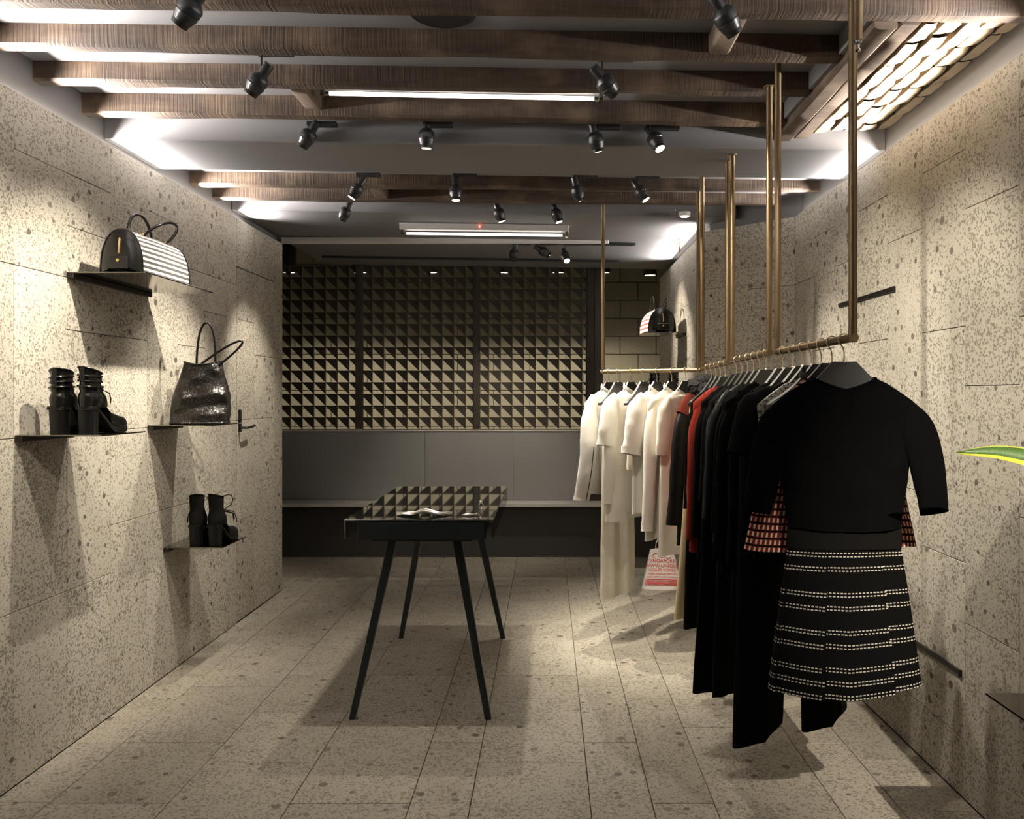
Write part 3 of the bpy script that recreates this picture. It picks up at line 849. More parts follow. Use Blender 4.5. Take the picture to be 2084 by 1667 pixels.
# pendant cylinder downlights of the back room
DL = [(1.03, 7.45, 'nearer cylinder downlight beyond the end of the right stone wall', 6), (1.03, 7.92, 'farther cylinder downlight beyond the end of the right stone wall', 6)]
for k, x in enumerate((-2.55, -1.85, -1.15, -0.42, 0.10, 0.55)):
    DL.append((x, 7.75, 'cylinder downlight of the back room, %s from the left behind the lattice screen' % ('first', 'second', 'third', 'fourth', 'fifth', 'sixth')[k], 34))
for (x, y, lb, e) in DL:
    t = thing('cylinder_downlight', lb, 'downlight', (x, y, 2.98), group='cylinder downlights in the back room')
    MB().lathe([(0.066, 0.0), (0.068, -0.004), (0.068, -0.425), (0.066, -0.428), (0.060, -0.42), (0.060, -0.40)], 28, cap=False).build('housing', M['black_metal'], t, smooth=True)
    MB().lathe([(0.001, -0.418), (0.060, -0.418)], 28, cap=False).build('lens', M['lens_dim'], t)
    ld = bpy.data.lights.new('downlight_lamp', 'SPOT'); ld.energy = e; ld.color = (1.0, 0.88, 0.68); ld.spot_size = math.radians(112); ld.spot_blend = 0.55; ld.shadow_soft_size = 0.04
    lo = bpy.data.objects.new('downlight_lamp', ld); COL.objects.link(lo); lo.parent = t; lo.location = (0, 0, -0.435)
    lo.rotation_euler = aim_rot((0.0, 0.12, -1.0))

# ================================================================== SHELVES ON THE WALLS
def shelf(side, wall_x, y0, y1, z, proj, label):
    """side -1: on the left wall (projects +x); +1: on the right wall (projects -x)"""
    t = thing('wall_shelf', label, 'shelf', (wall_x, y0, z), group='thin polished metal shelves')
    s = -side
    a, b = sorted((0.0, s * proj))
    MB().box(a, b, 0, y1 - y0, -0.005, 0.0).build('plate', M['shelf_plate'], t, bevel=0.0012)
    a, b = sorted((0.0, s * 0.026))
    MB().box(a, b, 0, y1 - y0, -0.024, -0.0055).build('wall_channel', M['steel_dark'], t, bevel=0.0015)
    return t
shelf(-1, XL, 3.005, 3.605, 1.822, 0.305, 'polished metal shelf high on the left wall carrying the striped handbag')
shelf(-1, XL, 2.712, 3.012, 1.212, 0.30, 'polished metal shelf at eye level carrying the taller pair of ankle boots')
shelf(-1, XL, 3.612, 3.912, 1.212, 0.30, 'polished metal shelf at eye level under the glossy black tote bag')
shelf(-1, XL, 3.760, 4.045, 0.622, 0.285, 'lowest polished metal shelf on the left wall, under the lace-up boots')
shelf(1, XR2, 5.45, 5.75, 1.787, 0.29, 'polished metal shelf far on the right wall under the small domed handbag')
shelf(1, XR2, 5.25, 5.62, 1.29, 0.30, 'polished metal shelf behind the hanging rail carrying a pair of boots')
shelf(1, XR, 1.20, 1.96, 0.607, 0.30, 'polished metal shelf at the right edge of the picture')
# empty shelf channels left in the right wall
for (y0, y1, z, lb) in ((3.145, 3.74, 1.785, 'empty dark shelf channel high on the right wall behind the nearest rod'), (2.885, 3.30, 1.205, 'empty dark shelf channel peeping out behind the black sweater sleeve'),
                        (2.640, 3.05, 0.425, 'empty dark shelf channel low on the right wall beside the striped skirt')):
    t = thing('shelf_channel', lb, 'wall channel', (XR, y0, z), group='empty shelf channels')
    MB().box(-0.010, 0.0, 0, y1 - y0, -0.014, 0.0).build('upper_lip', M['steel_dark'], t, bevel=0.001)
    MB().box(-0.006, 0.0, 0, y1 - y0, -0.020, -0.0142).build('slot', M['black_metal'], t)
    MB().box(-0.011, 0.0, -0.002, 0.002, -0.021, 0.001).build('end_cap', M['steel_dark'], t)

# ================================================================== BAGS
def arch(wd, ht, n=22, p=2.3):
    pts = []
    for i in range(n + 1):
        a = PI * i / n
        c, s = math.cos(a), math.sin(a)
        pts.append((math.copysign(abs(c) ** (2 / p), c) * wd / 2, abs(s) ** (2 / p) * ht))
    return pts

def dome_bag(label, loc, rotz, wd, ht, ln, cloth, scale=1.0, droop=True):
    """long axis local y; base on z=0; the camera looks at the end at y = 0"""
    t = thing('dome_handbag', label, 'handbag', loc, (0, 0, rotz))
    prof = arch(wd, ht)
    rings = []
    n = 12
    for i in range(n + 1):
        y = ln * i / n
        b = 1.0 + 0.02 * math.sin(PI * i / n)
        rings.append([(x * b, y, z * b) for x, z in prof])
    m = MB()
    # uv: v runs up and over the bag so that stripes lie along its length
    base = len(m.v)
    for r in rings: m.v += r
    k = len(prof)
    arc = [0.0]
    for i in range(1, k): arc.append(arc[-1] + math.dist(prof[i], prof[i - 1]))
    for j in range(n):
        for i in range(k - 1):
            m.face((base + j * k + i, base + j * k + i + 1, base + (j + 1) * k + i + 1, base + (j + 1) * k + i),
                   ((ln * j / n, arc[i]), (ln * j / n, arc[i + 1]), (ln * (j + 1) / n, arc[i + 1]), (ln * (j + 1) / n, arc[i])))
    m.build('striped_body', M[cloth], t, smooth=True)
    MB().box(-wd / 2 * 0.98, wd / 2 * 0.98, 0.0, ln, 0.0, 0.004).build('base', M['leather'], t, bevel=0.001)
    for y, s in ((0.0, -1), (ln, 1)):
        pts = []
        e = MB()
        inner = [(x * 0.96, y + s * 0.004, z * 0.96 + 0.002) for x, z in prof]
        mid = [(x * 0.55, y + s * 0.016, z * 0.6 + 0.01) for x, z in prof]
        ctr = [(x * 0.08, y + s * 0.019, z * 0.15 + ht * 0.3) for x, z in prof]
        outer = [(x, y, z) for x, z in prof]
        e.loft([outer, inner, mid, ctr], False)
        e.face([len(e.v) - k + i for i in range(k)])
        e.build('end_panel', M['leather'], t, smooth=True)
        MB().tube([(x, y, z) for x, z in prof], 0.004, 8).build('piping', M['leather'], t, smooth=True)
    # zip flap with a gold puller on the near end
    MB().tube([(0.0, -0.015, ht * 0.78), (0.002, -0.021, ht * 0.66), (0.002, -0.022, ht * 0.42)], 0.0035, 8).build('zip_puller', M['gold'], t, smooth=True)
    fl = MB().box(-wd * 0.2, wd * 0.22, -0.026, -0.014, ht * 0.06, ht * 0.36).build('pocket', M['leather'], t, bevel=0.003)
    MB().lathe([(0.001, 0.0), (0.006, 0.0005), (0.006, 0.003), (0.001, 0.004)], 14).build('stud', M['gold'], fl, smooth=True, loc=(0.0, -0.026, ht * 0.26), rot=(PI / 2, 0, 0))
    # dark leather saddle on top with the zip
    top = [(x, z) for x, z in prof if z > ht * 0.93]
    MB().loft([[(x * 1.01, y, z * 1.012) for x, z in top] for y in (0.01, ln * 0.35, ln * 0.7, ln - 0.01)], False).build('zip_band', M['leather'], t, smooth=True)
    # two loop handles, one upright and one fallen outwards
    for s, lean, fall in ((-1, 0.10, 0.03), (1, 0.85 if droop else 0.35, 0.05)):
        p = []
        hgt = ht * 0.62
        for i in range(17):
            a = PI * i / 16
            yy = ln * 0.5 - math.cos(a) * ln * 0.235
            up = math.sin(a) ** 0.8 * hgt
            p.append((s * wd * 0.18 + math.sin(lean) * up * (1 if s > 0 else -0.4), yy, ht * 0.955 + math.cos(lean) * up))
        h = MB().tube(p, 0.0058, 10).build('handle', M['leather'], t, smooth=True)
        for e in (p[0], p[-1]):
            MB().tube([(e[0], e[1], e[2] - 0.012), (e[0], e[1], e[2] + 0.012)], 0.0072, 10).build('handle_ring', M['gold'], h, smooth=True)
    return t
dome_bag('black leather dome handbag with black and white woven stripes', (-1.645, 3.035, 1.8225), -0.03, 0.165, 0.168, 0.37, 'bag_bw')
dome_bag('small black dome handbag with red and white striped sides on the far right shelf', (0.795, 5.47, 1.7875), 0.12, 0.195, 0.165, 0.26, 'bag_rw', droop=False)

# glossy tote with tall loop handles
t = thing('tote_bag', 'glossy black crocodile leather tote with two tall loop handles', 'handbag', (-1.665, 3.77, 1.2125), (0, 0, 0.30))
rings = []
nr, nn = 22, 40
for i in range(nr + 1):
    f = i / nr
    z = 0.30 * f
    wx = 0.130 * (1.0 - 0.30 * f ** 1.6 + 0.06 * math.sin(f * 5)); wy = 0.075 * (1.0 - 0.55 * f)
    r = []
    for k in range(nn):
        a = 2 * PI * k / nn
        c, s = math.cos(a), math.sin(a)
        x = math.copysign(abs(c) ** 0.5, c) * wx; y = math.copysign(abs(s) ** 0.6, s) * wy
        crease = 0.022 * nz((x * 12, y * 14, z * 14)) + 0.008 * nz((x * 30, y * 30 + 5, z * 34))
        sag = 0.012 * math.exp(-((f - 0.45) / 0.10) ** 2) * (1 if s < 0 else 0.3)
        zz = z - (0.018 * (1 - abs(c)) if f > 0.9 else 0) + 0.05 * x * f
        r.append((x * (1 + crease * 2) + (0.012 * f), y + (crease - sag) * (1 if s > 0 else -1) * (-1 if s < 0 else 1), max(0.0, zz)))
    rings.append(r)
croc, nt, b = new_mat('crocodile_leather')
tc = N(nt, 'ShaderNodeTexCoord')
vo = N(nt, 'ShaderNodeTexVoronoi', i_Scale=60.0); vo.feature = 'DISTANCE_TO_EDGE'
L(nt, tc.outputs['Object'], vo.inputs['Vector'])
mr = N(nt, 'ShaderNodeMapRange'); L(nt, vo.outputs['Distance'], mr.inputs['Value']); mr.inputs['From Max'].default_value = 0.25
bp = N(nt, 'ShaderNodeBump', i_Strength=0.35, i_Distance=0.002); L(nt, mr.outputs[0], bp.inputs['Height']); L(nt, bp.outputs['Normal'], b.inputs['Normal'])
L(nt, mix_c(nt, mr.outputs[0], (0.006, 0.005, 0.004), (0.022, 0.018, 0.014)), b.inputs['Base Color'])
b.inputs['Roughness'].default_value = 0.27
b.inputs['Specular IOR Level'].default_value = 0.6
MB().loft(rings, True, True, False).build('body', croc, t, smooth=True)
MB().tube([(p[0] * 1.01, p[1] * 1.04, p[2]) for p in rings[-1]], 0.004, 8, closed=True).build('rim', croc, t, smooth=True)
MB().tube([(p[0], p[1], 0.006) for p in rings[0]], 0.006, 8, closed=True).build('base_edge', croc, t, smooth=True)
for s, lean, hg in ((1, 0.02, 0.225), (-1, 0.95, 0.235)):
    p = []
    for i in range(21):
        a = PI * i / 20
        up = math.sin(a) ** 0.72 * hg
        u = -math.cos(a) * 0.042
        p.append((0.02 + u + math.sin(lean) * up * 0.85, s * 0.028 + (-0.02 * up if s < 0 else 0), 0.262 + math.cos(lean) * up))
    h = MB().tube(p, 0.0055, 10).build('handle', M['leather'], t, smooth=True)
    for e in (p[0], p[-1]):
        MB().box(e[0] - 0.011, e[0] + 0.011, e[1] - 0.004, e[1] + 0.004, e[2] - 0.05, e[2] + 0.01).build('handle_tab', M['leather'], h, bevel=0.003)

# ================================================================== BOOTS
def boot(label, loc, rotz, style, H=0.215, flip=1, mir=1):
    """toe points to local +y, heel at y = 0"""
    t = thing('ankle_boot', label, 'boot', loc, (0, 0, rotz), group='ankle boots on the shelves')
    lea = M['leather'] if style == 'strap' else M['suede']
    hh = 0.098                      # heel height
    # block heel
    rr = []
    for f in (0, 0.15, 0.6, 1.0):
        z = hh * f
        w = 0.0275 + 0.0035 * f; d = 0.028 + 0.006 * f
        rr.append([(math.copysign(abs(math.cos(a)) ** 0.7, math.cos(a)) * w, 0.033 + math.copysign(abs(math.sin(a)) ** 0.7, math.sin(a)) * d, z) for a in [2 * PI * k / 24 for k in range(24)]])
    MB().loft(rr, True, True, True).build('heel', M['rubber'], t, smooth=True, angle=50)
    # platform sole
    def outline(y):  # half width of the foot at y
        u = y / 0.235
        return 0.029 + 0.013 * math.sin(min(1, max(0, (u - 0.3) / 0.7)) * PI * 0.85) - (0.030 * max(0, (u - 0.86) / 0.14) ** 2)
    def solez(y):
        u = min(1, max(0, (y - 0.03) / 0.11)); u = u * u * (3 - 2 * u)
        return hh * (1 - u) + 0.022 * u + 0.006 * max(0, (y - 0.19) / 0.05)
    so = MB(); rings = []
    for i in range(25):
        y = 0.002 + 0.236 * i / 24
        w = max(0.004, outline(y)); z = solez(y); th = 0.012 + 0.010 * min(1, max(0, (y - 0.08) / 0.06))
        rings.append([(-w, y, z), (-w, y, z - th), (w, y, z - th), (w, y, z)])
    so.loft(rings, True, True, True).build('sole', M['rubber'], t, bevel=0.002)
    # upper: rings follow a spine from toe to ankle and up the shaft
    up = MB(); rings = []
    spine = []
    for i in range(9):
        y = 0.226 - 0.115 * i / 8
        spine.append((y, solez(y) + 0.004, outline(y), 0.030 + 0.034 * (i / 8) ** 1.3))
    for i, (y, z0, w, h) in enumerate(spine):
        rings.append([(math.copysign(abs(math.cos(a)) ** 0.75, math.cos(a)) * w * 0.98, y + 0.35 * h * max(0, math.sin(a)) * (-0.5), z0 + (h * abs(math.sin(a)) ** 0.8 if math.sin(a) > 0 else -0.002)) for a in [2 * PI * k / 28 for k in range(28)]])
    up.loft(rings, True, True, True)
    sh = []
    for i in range(15):
        f = i / 14
        z = hh - 0.004 + (H - hh) * f
        w = 0.034 + 0.006 * math.exp(-((f - 0.22) / 0.18) ** 2) - 0.002 * f
        yb = -0.002 + 0.006 * math.sin(f * PI); yf = 0.125 - 0.045 * min(1, f * 1.6) + (0.006 * f)
        yc, d = (yb + yf) / 2, (yf - yb) / 2
        ridge = (0.0022 * math.sin(f * 26) if style == 'strap' and f > 0.25 else 0.001 * math.sin(f * 9))
        sh.append([((w + ridge) * math.cos(a), yc + (d + ridge) * math.sin(a), z + (0.012 * math.sin(a) * -1 if f == 1 else 0) + 0.004 * f * math.cos(a) * flip) for a in [2 * PI * k / 28 for k in range(28)]])
    up.loft(sh, True, True, False)
    up.build('upper', lea, t, smooth=True, angle=60)
    MB().tube(sh[-1], 0.0032, 8, closed=True).build('collar', lea, t, smooth=True)
    if style == 'strap':
        for f in (0.62, 0.78, 0.9):
            i = int(f * 14)
            MB().tube([(p[0] * 1.05, 0.062 + (p[1] - 0.062) * 1.05, p[2]) for p in sh[i]], 0.0042, 8, closed=True).build('strap', M['leather'], t, smooth=True)
        MB().box(-0.009, 0.009, -0.0055, -0.001, H - 0.045, H + 0.012).build('pull_tab', M['leather'], t, bevel=0.003)
        MB().tube([(0.030 * mir, 0.066, H - 0.072), (0.05 * mir, 0.075, H - 0.085), (0.052 * mir, 0.08, H - 0.105), (0.047 * mir, 0.085, H - 0.12)], 0.0022, 6).build('lace', M['suede'], t, smooth=True)
        for zz, yy in ((hh - 0.012, 0.033),):
            MB().tube([(math.cos(a) * 0.0325, yy + math.sin(a) * 0.0345, zz) for a in [2 * PI * k / 28 for k in range(28)]], 0.003, 8, closed=True).build('welt', M['leather'], t, smooth=True)
    else:
        MB().tube([(0.012 * mir, 0.082, H - 0.012), (0.034 * mir, 0.092, H - 0.006), (0.05 * mir, 0.10, H - 0.008), (0.058 * mir, 0.10, H - 0.03), (0.05 * mir, 0.10, H - 0.055), (0.02 * mir, 0.082, H - 0.078)], 0.0026, 6).build('lace', M['suede'], t, smooth=True)
        MB().tube([(0.02 * mir, 0.082, H - 0.078), (0.06 * mir, 0.105, H - 0.09), (0.07 * mir, 0.11, H - 0.12), (0.072 * mir, 0.112, H - 0.145)], 0.0026, 6).build('lace', M['suede'], t, smooth=True)
        MB().tube([(0.02 * mir, 0.084, H - 0.085), (0.05 * mir, 0.118, H - 0.10), (0.055 * mir, 0.12, H - 0.13)], 0.004, 6).build('lace_end', M['suede'], t, smooth=True)
    for k in range(4):
        f = 0.25 + 0.18 * k; i = int(f * 14); yf = max(p[1] for p in sh[i]); z = sh[i][7][2]
        MB().tube([(-0.016, yf - 0.002, z), (0, yf + 0.003, z + 0.004), (0.016, yf - 0.002, z)], 0.0022, 6).build('lace', M['suede'], t, smooth=True)
    return t
boot('shiny black strapped platform boot nearest the wall on the eye-level shelf', (-1.722, 2.745, 1.2125), 0.05, 'strap', 0.222, 1, -1)
boot('shiny black strapped platform boot on the room side of the eye-level shelf', (-1.622, 2.742, 1.2125), -0.03, 'strap', 0.228, -1)
boot('matt black lace-up boot nearest the wall on the lowest shelf', (-1.712, 3.800, 0.6225), 0.06, 'lace', 0.237, 1, -1)
boot('matt black lace-up boot with a loose lace loop on the lowest shelf', (-1.622, 3.797, 0.6225), -0.04, 'lace', 0.240, -1)
boot('black strapped boot on the left, half hidden behind the hanging rail', (0.735, 5.33, 1.2905), 0.10, 'strap', 0.235, 1, -1)
boot('black strapped boot on the right, half hidden behind the hanging rail', (0.855, 5.33, 1.2905), -0.10, 'strap', 0.235, -1)

# ================================================================== DISPLAY TABLE
TX0, TX1, TY0, TY1, TZ = -0.838, -0.226, 3.235, 4.41, 0.838
tcx, tcy = (TX0 + TX1) / 2, (TY0 + TY1) / 2
t = thing('display_table', 'dark display table with a mirror-like glass top and splayed legs', 'table', (tcx, tcy, 0))
hx, hy = (TX1 - TX0) / 2, (TY1 - TY0) / 2
MB().box(-hx, hx, -hy, hy, TZ - 0.008, TZ).build('glass_top', M['glass_top'], t, bevel=0.0015)
for s in (-1, 1):
    a, b = sorted((s * hx, s * (hx - 0.006)))
    MB().box(a, b, -hy + 0.005, hy, TZ - 0.082, TZ - 0.0085).build('side_glass', M['glass_top'], t, bevel=0.0012)
MB().box(-hx + 0.052, hx - 0.03, -hy + 0.004, hy - 0.02, TZ - 0.085, TZ - 0.0085).build('case', M['table_paint'], t, bevel=0.002)
MB().box(-hx + 0.056, hx - 0.034, -hy + 0.001, -hy + 0.0045, TZ - 0.080, TZ - 0.014).build('drawer_front', M['table_paint'], t, bevel=0.0015)
MB().box(-hx + 0.10, hx - 0.09, -hy + 0.06, hy - 0.08, TZ - 0.102, TZ - 0.0855).build('under_frame', M['black_metal'], t, bevel=0.002)
for (sx, sy) in ((-1, -1), (1, -1), (-1, 1), (1, 1)):
    top = Vector((sx * 0.135, sy * (hy - 0.17), TZ - 0.095)); bot = Vector((sx * 0.283, sy * (hy - 0.045), 0.0))
    ax = Vector((1, 0, 0)) * 0.0155; ay = Vector((0, 1, 0)) * 0.0155
    m = MB().loft([[bot - ax * 0.85 - ay * 0.85, bot + ax * 0.85 - ay * 0.85, bot + ax * 0.85 + ay * 0.85, bot - ax * 0.85 + ay * 0.85], [top - ax * 1.25 - ay, top + ax * 1.25 - ay, top + ax * 1.25 + ay, top - ax * 1.25 + ay]], True, True, True)
    lg = m.build('leg', M['table_paint'], t, bevel=0.0025)
    MB().cbox((top.x, top.y, TZ - 0.0945), (0.075, 0.05, 0.012)).build('bracket', M['black_metal'], lg, bevel=0.002)
# silvery pieces lying on the glass
t = thing('silver_dish', 'long silver leaf-shaped dish lying at the front of the table', 'dish', (-0.515, 3.335, TZ + 0.0005), (0, 0, 0.05))
rings = []
for i in range(25):
    f = i / 24
    x = -0.16 + 0.30 * f
    w = 0.045 * math.sin(PI * min(1, f * 1.02 + 0.01)) ** 0.8 + 0.002
    z = 0.004 + 0.018 * math.exp(-((f - 0.5) / 0.16) ** 2) + 0.008 * (2 * f - 1) ** 2
    rings.append([(x, w * math.cos(a), z + (0.012 * (abs(math.cos(a)) ** 2) if math.sin(a) >= 0 else 0.010 * abs(math.cos(a)) ** 2 - 0.003)) for a in [2 * PI * k / 16 for k in range(16)]])
mz = min(p[2] for r in rings for p in r)
rings = [[(p[0], p[1], p[2] - mz) for p in r] for r in rings]
t.scale = (0.78, 0.8, 0.85)
silver = plain('satin_silver', (0.80, 0.76, 0.70), 0.28, metal=1.0, noise=0.08, nscale=20)
MB().loft(rings, True, True, True).build('bowl', silver, t, smooth=True)
MB().tube([(-0.13 + 0.25 * k / 12, 0.0, max(q[2] for q in rings[int((-0.13 + 0.25 * k / 12 + 0.16) / 0.30 * 24)]) + 0.001) for k in range(13)], 0.0022, 6).build('centre_rib', silver, t, smooth=True)
t = thing('crystal_ring', 'small glittering ring standing near the right edge of the table top', 'ring', (-0.30, 3.52, TZ + 0.0005), (0, 0, 0.9))
t.scale = (0.75, 0.75, 0.75)
MB().tube([(0.018 * math.cos(a), 0, 0.0205 + 0.018 * math.sin(a)) for a in [2 * PI * k / 20 for k in range(20)]], 0.0025, 8, closed=True).build('band', silver, t, smooth=True)
MB().lathe([(0.001, 0.0), (0.010, 0.008), (0.012, 0.012), (0.007, 0.016), (0.001, 0.017)], 8).build('stone', silver, t, loc=(0, 0, 0.036))
t = thing('silver_clasp', 'small silver clasp beside the leaf-shaped dish', 'clasp', (-0.335, 3.325, TZ + 0.0005), (0, 0, 0.2))
MB().loft([[(-0.03 + 0.06 * f, 0.010 * math.sin(PI * f * 0.98 + 0.03) * math.cos(a), 0.006 + 0.006 * math.sin(PI * f * 0.98 + 0.03) * math.sin(a)) for a in [2 * PI * k / 12 for k in range(12)]] for f in [i / 10 for i in range(11)]], True, True, True).build('bar', silver, t, smooth=True)
MB().lathe([(0.001, 0.0), (0.007, 0.003), (0.007, 0.010), (0.001, 0.013)], 14).build('bead', silver, t, smooth=True, loc=(0.034, 0, 0.0))

# ================================================================== HANGING RAILS
RR = 0.0113
def rail_unit(label, p0, p1, ztop0, ztop1):
    """a brass U: two rods from the ceiling and the rail between them"""
    p0, p1 = Vector(p0), Vector(p1)
    t = thing('hanging_rail', label, 'clothes rail', p0, group='brass hanging rails')
    d = (p1 - p0)
    for base, zt_ in ((Vector((0, 0, 0)), ztop0 - p0.z), (d, ztop1 - p0.z)):
        r = MB().tube([base + Vector((0, 0, -RR)), base + Vector((0, 0, zt_ - base.z if False else zt_))], RR, 16).build('rod', M['brass'], t, smooth=True)
        MB().tube([(base.x, base.y, zt_ - 0.004), (base.x, base.y, zt_)], 0.02, 20).build('ceiling_plate', M['brass'], r, smooth=True)
        MB().tube([base + Vector((0, 0, (zt_ + base.z) * 0.62)), base + Vector((0, 0, (zt_ + base.z) * 0.62 + 0.003))], RR * 1.06, 16).build('joint_ring', M['brass'], r, smooth=True)
    MB().tube([Vector((0, 0, 0)) - d.normalized() * 0.012, d + d.normalized() * 0.012], RR, 16).build('rail', M['brass'], t, smooth=True)
    return t
RX = 0.80
RAILS = {'A': (Vector((RX, 2.062, 1.50)), Vector((RX, 2.735, 1.50))), 'B': (Vector((RX, 2.840, 1.503)), Vector((RX, 3.410, 1.498))),
         'C': (Vector((RX, 3.500, 1.494)), Vector((RX, 4.070, 1.487))), 'D': (Vector((0.812, 4.240, 1.485)), Vector((0.318, 4.530, 1.484)))}
rail_unit('nearest brass rail, hanging in front with the black sweater and striped skirt', *RAILS['A'], 2.530, 2.530)
rail_unit('second brass rail from the front, crowded with black garments', *RAILS['B'], 2.465, 2.392)
rail_unit('third brass rail from the front, with the red cardigan', *RAILS['C'], 2.392, 2.483)
rail_unit('farthest brass rail, set across the room with the white clothes', *RAILS['D'], 2.483, 2.452)
# short brass drop pipes with a nozzle
for (x, y, z0, z1, lb) in ((0.757, 1.92, 2.215, 2.53, 'short brass drop pipe with a nozzle beside the nearest rod'), (0.885, 5.30, 2.312, 2.405, 'short brass drop pipe on the bright rear ceiling')):
    t = thing('drop_pipe', lb, 'pipe', (x, y, z1))
    MB().tube([(0, 0, 0), (0, 0, z0 - z1)], RR if y < 3 else 0.007, 16).build('pipe', M['brass'], t, smooth=True)
    k = 1.0 if y < 3 else 0.6
    MB().lathe([(0.009 * k, 0.0), (0.0085 * k, -0.006 * k), (0.004 * k, -0.010 * k), (0.004 * k, -0.018 * k), (0.008 * k, -0.024 * k), (0.002 * k, -0.027 * k)], 14, origin=(0, 0, z0 - z1)).build('nozzle', M['steel'], t, smooth=True)

# ---- hangers
HM = {}
def hanger(label, pos, rotz, tone='hanger'):
    """origin on the rail axis; the arms run along local x"""
    t = thing('clothes_hanger', label, 'hanger', pos, (0, 0, rotz), group='black shaped hangers with wire hooks')
    if 'hook' not in HM:
        R = RR + 0.0042
        p = [(0.0 + R * math.sin(a), 0, R * math.cos(a)) for a in [math.radians(d) for d in (-118, -95, -70, -45, -20, 0, 20, 45, 70, 95, 120)]]
        # open side towards -x, then an S back to the shank
        q = p + [(0.010, 0, -0.0125), (0.003, 0, -0.022), (0.0, 0, -0.034), (0.0, 0, -0.062)]
        # path crosses over the rail and comes down on the +x side
        q = [(-a, b_, c) for a, b_, c in q]
        HM['hook'] = MB().tube(q, 0.0021, 8).build('hook', M['champagne'], t, smooth=True)
        rings = []
        st = [-0.205, -0.198, -0.185, -0.16, -0.13, -0.10, -0.075, -0.055, -0.042, -0.036, 0.036, 0.042, 0.055, 0.075, 0.10, 0.13, 0.16, 0.185, 0.198, 0.205]
        for x0_ in st:
            ax = abs(x0_); x = x0_ * 0.87
            if ax <= 0.037: top = -0.060
            else:
                u = (ax - 0.037) / 0.168
                top = -0.060 - 0.112 * (1.55 * u - 0.55 * u * u)
            bot = -0.128 - 0.052 * (ax / 0.205) ** 1.3
            if ax > 0.19:
                top -= 0.006 * (ax - 0.19) / 0.015; bot = min(bot, top - 0.016)
            th = 0.006 + 0.010 * (ax / 0.205) ** 2
            if ax > 0.2: th *= 0.6; bot += 0.003
            rings.append([(x, -th, bot), (x, -th, (top + bot) / 2), (x, -th * 0.75, top), (x, th * 0.75, top), (x, th, (top + bot) / 2), (x, th, bot)])
        HM['arms'] = MB().loft(rings, True, True, True).build('arms', M[tone], t, smooth=True, angle=40)
        HM['collar'] = MB().lathe([(0.004, -0.066), (0.005, -0.060), (0.0035, -0.056), (0.002, -0.055)], 12).build('hook_collar', M['champagne'], t, smooth=True)
    else:
        share('hook', HM['hook'], t); share('arms', HM['arms'], t); share('hook_collar', HM['collar'], t)
    return t

# ---- garments: all built hanging in the plane of their hanger, origin on the rail axis
def se(a, p): 
    return math.copysign(abs(math.cos(a)) ** (2 / p), math.cos(a)), math.copysign(abs(math.sin(a)) ** (2 / p), math.sin(a))

def body_rings(sh, hem_w, length, thick, seed, neck=0.075, ztop=-0.105, drop=0.074, folds=5, amp=0.010, flare=0.0, neck_dip=0.03, n=56, rows=26, hem_slant=0.0, waist=None):
    rings = []
    for i in range(5):                              # shoulder slope
        f = i / 4
        wx = neck + (sh - neck) * f
        z = ztop - drop * (f ** 1.25)
        ty = thick * (0.55 + 0.3 * f)
        r = []
        for k in range(n):
            a = 2 * PI * k / n
            c, s = se(a, 2.6)
            dip = (neck_dip * max(0, -s) * (1 - abs(c)) ** 0.6) * (1 - f) + 0.010 * max(0, s) * (1 - f) * (1 - abs(c))
            # keep shoulders sloped: points near the middle stay high
            zz = ztop - drop * f * (abs(c) ** 1.4) * (f ** 0.25) - dip - 0.03 * f * (1 - abs(c)) 
            r.append((c * wx, s * ty, zz))
        rings.append(r)
    zbase = ztop - drop
    for i in range(1, rows + 1):
        f = i / rows
        wx = sh + (hem_w - sh) * f
        if waist: wx *= 1 - waist * math.exp(-((f - 0.55) / 0.25) ** 2)
        z = zbase - (length - drop) * f
        r = []
        for k in range(n):
            a = 2 * PI * k / n
            c, s = se(a, 2.4)
            fo = amp * f ** 0.7 * math.sin(folds * a + 1.3 * math.sin(2 * f + seed) + seed * 2.1) + 0.007 * nz((c * 3 + seed, s * 2, f * 5)) + 0.004 * nz((c * 8 + seed, s * 5, f * 9 + 3 * c))
            ty = thick * (0.85 + 0.15 * f) + flare * f
            zz = z - 0.03 * (1 - abs(c)) * (1 - f) ** 3 + hem_slant * c * f + 0.004 * f * math.sin(3 * a + seed)
            r.append((c * (wx + fo * 0.3), s * (ty + fo), zz))
        rings.append(r)
    return rings

def sleeve_rings(side, sh, ztop, length, spread, r0, r1, seed, n=26, rows=24, flat=0.42, fwd=-0.01, bend=0.02, puff=1.0):
    def ctr(f):
        return Vector((side * (sh - 0.075 + 0.078 * (1 - math.exp(-7 * f)) + spread * f), fwd * f - bend * 0.6 * math.sin(f * PI), ztop - 0.048 - 0.016 * min(1, f * 8) - (length - 0.02) * f))
    rings = []
    for i in range(rows + 1):
        f = i / rows
        p = ctr(f)
        tg = (ctr(min(1, f + 0.02)) - ctr(max(0, f - 0.02))).normalized()
        inpl = Vector((tg.z, 0, -tg.x)).normalized() * -side     # points outwards and up
        yv = Vector((0, 1, 0))
        r = r0 * (0.50 + 0.50 * min(1, f * 4.5) ** 0.8) + (r1 - r0) * f
        rg = []
        for k in range(n):
            a = 2 * PI * k / n
            w = 1 + 0.05 * nz((f * 8 + seed, math.cos(a) * 1.5, math.sin(a) * 1.5 + side)) + 0.018 * math.sin(f * 15 + seed) * (f > 0.4)
            rg.append(p + inpl * (r * math.cos(a) * w) + yv * (r * flat * math.sin(a) * w))
        rings.append(rg)
    return rings

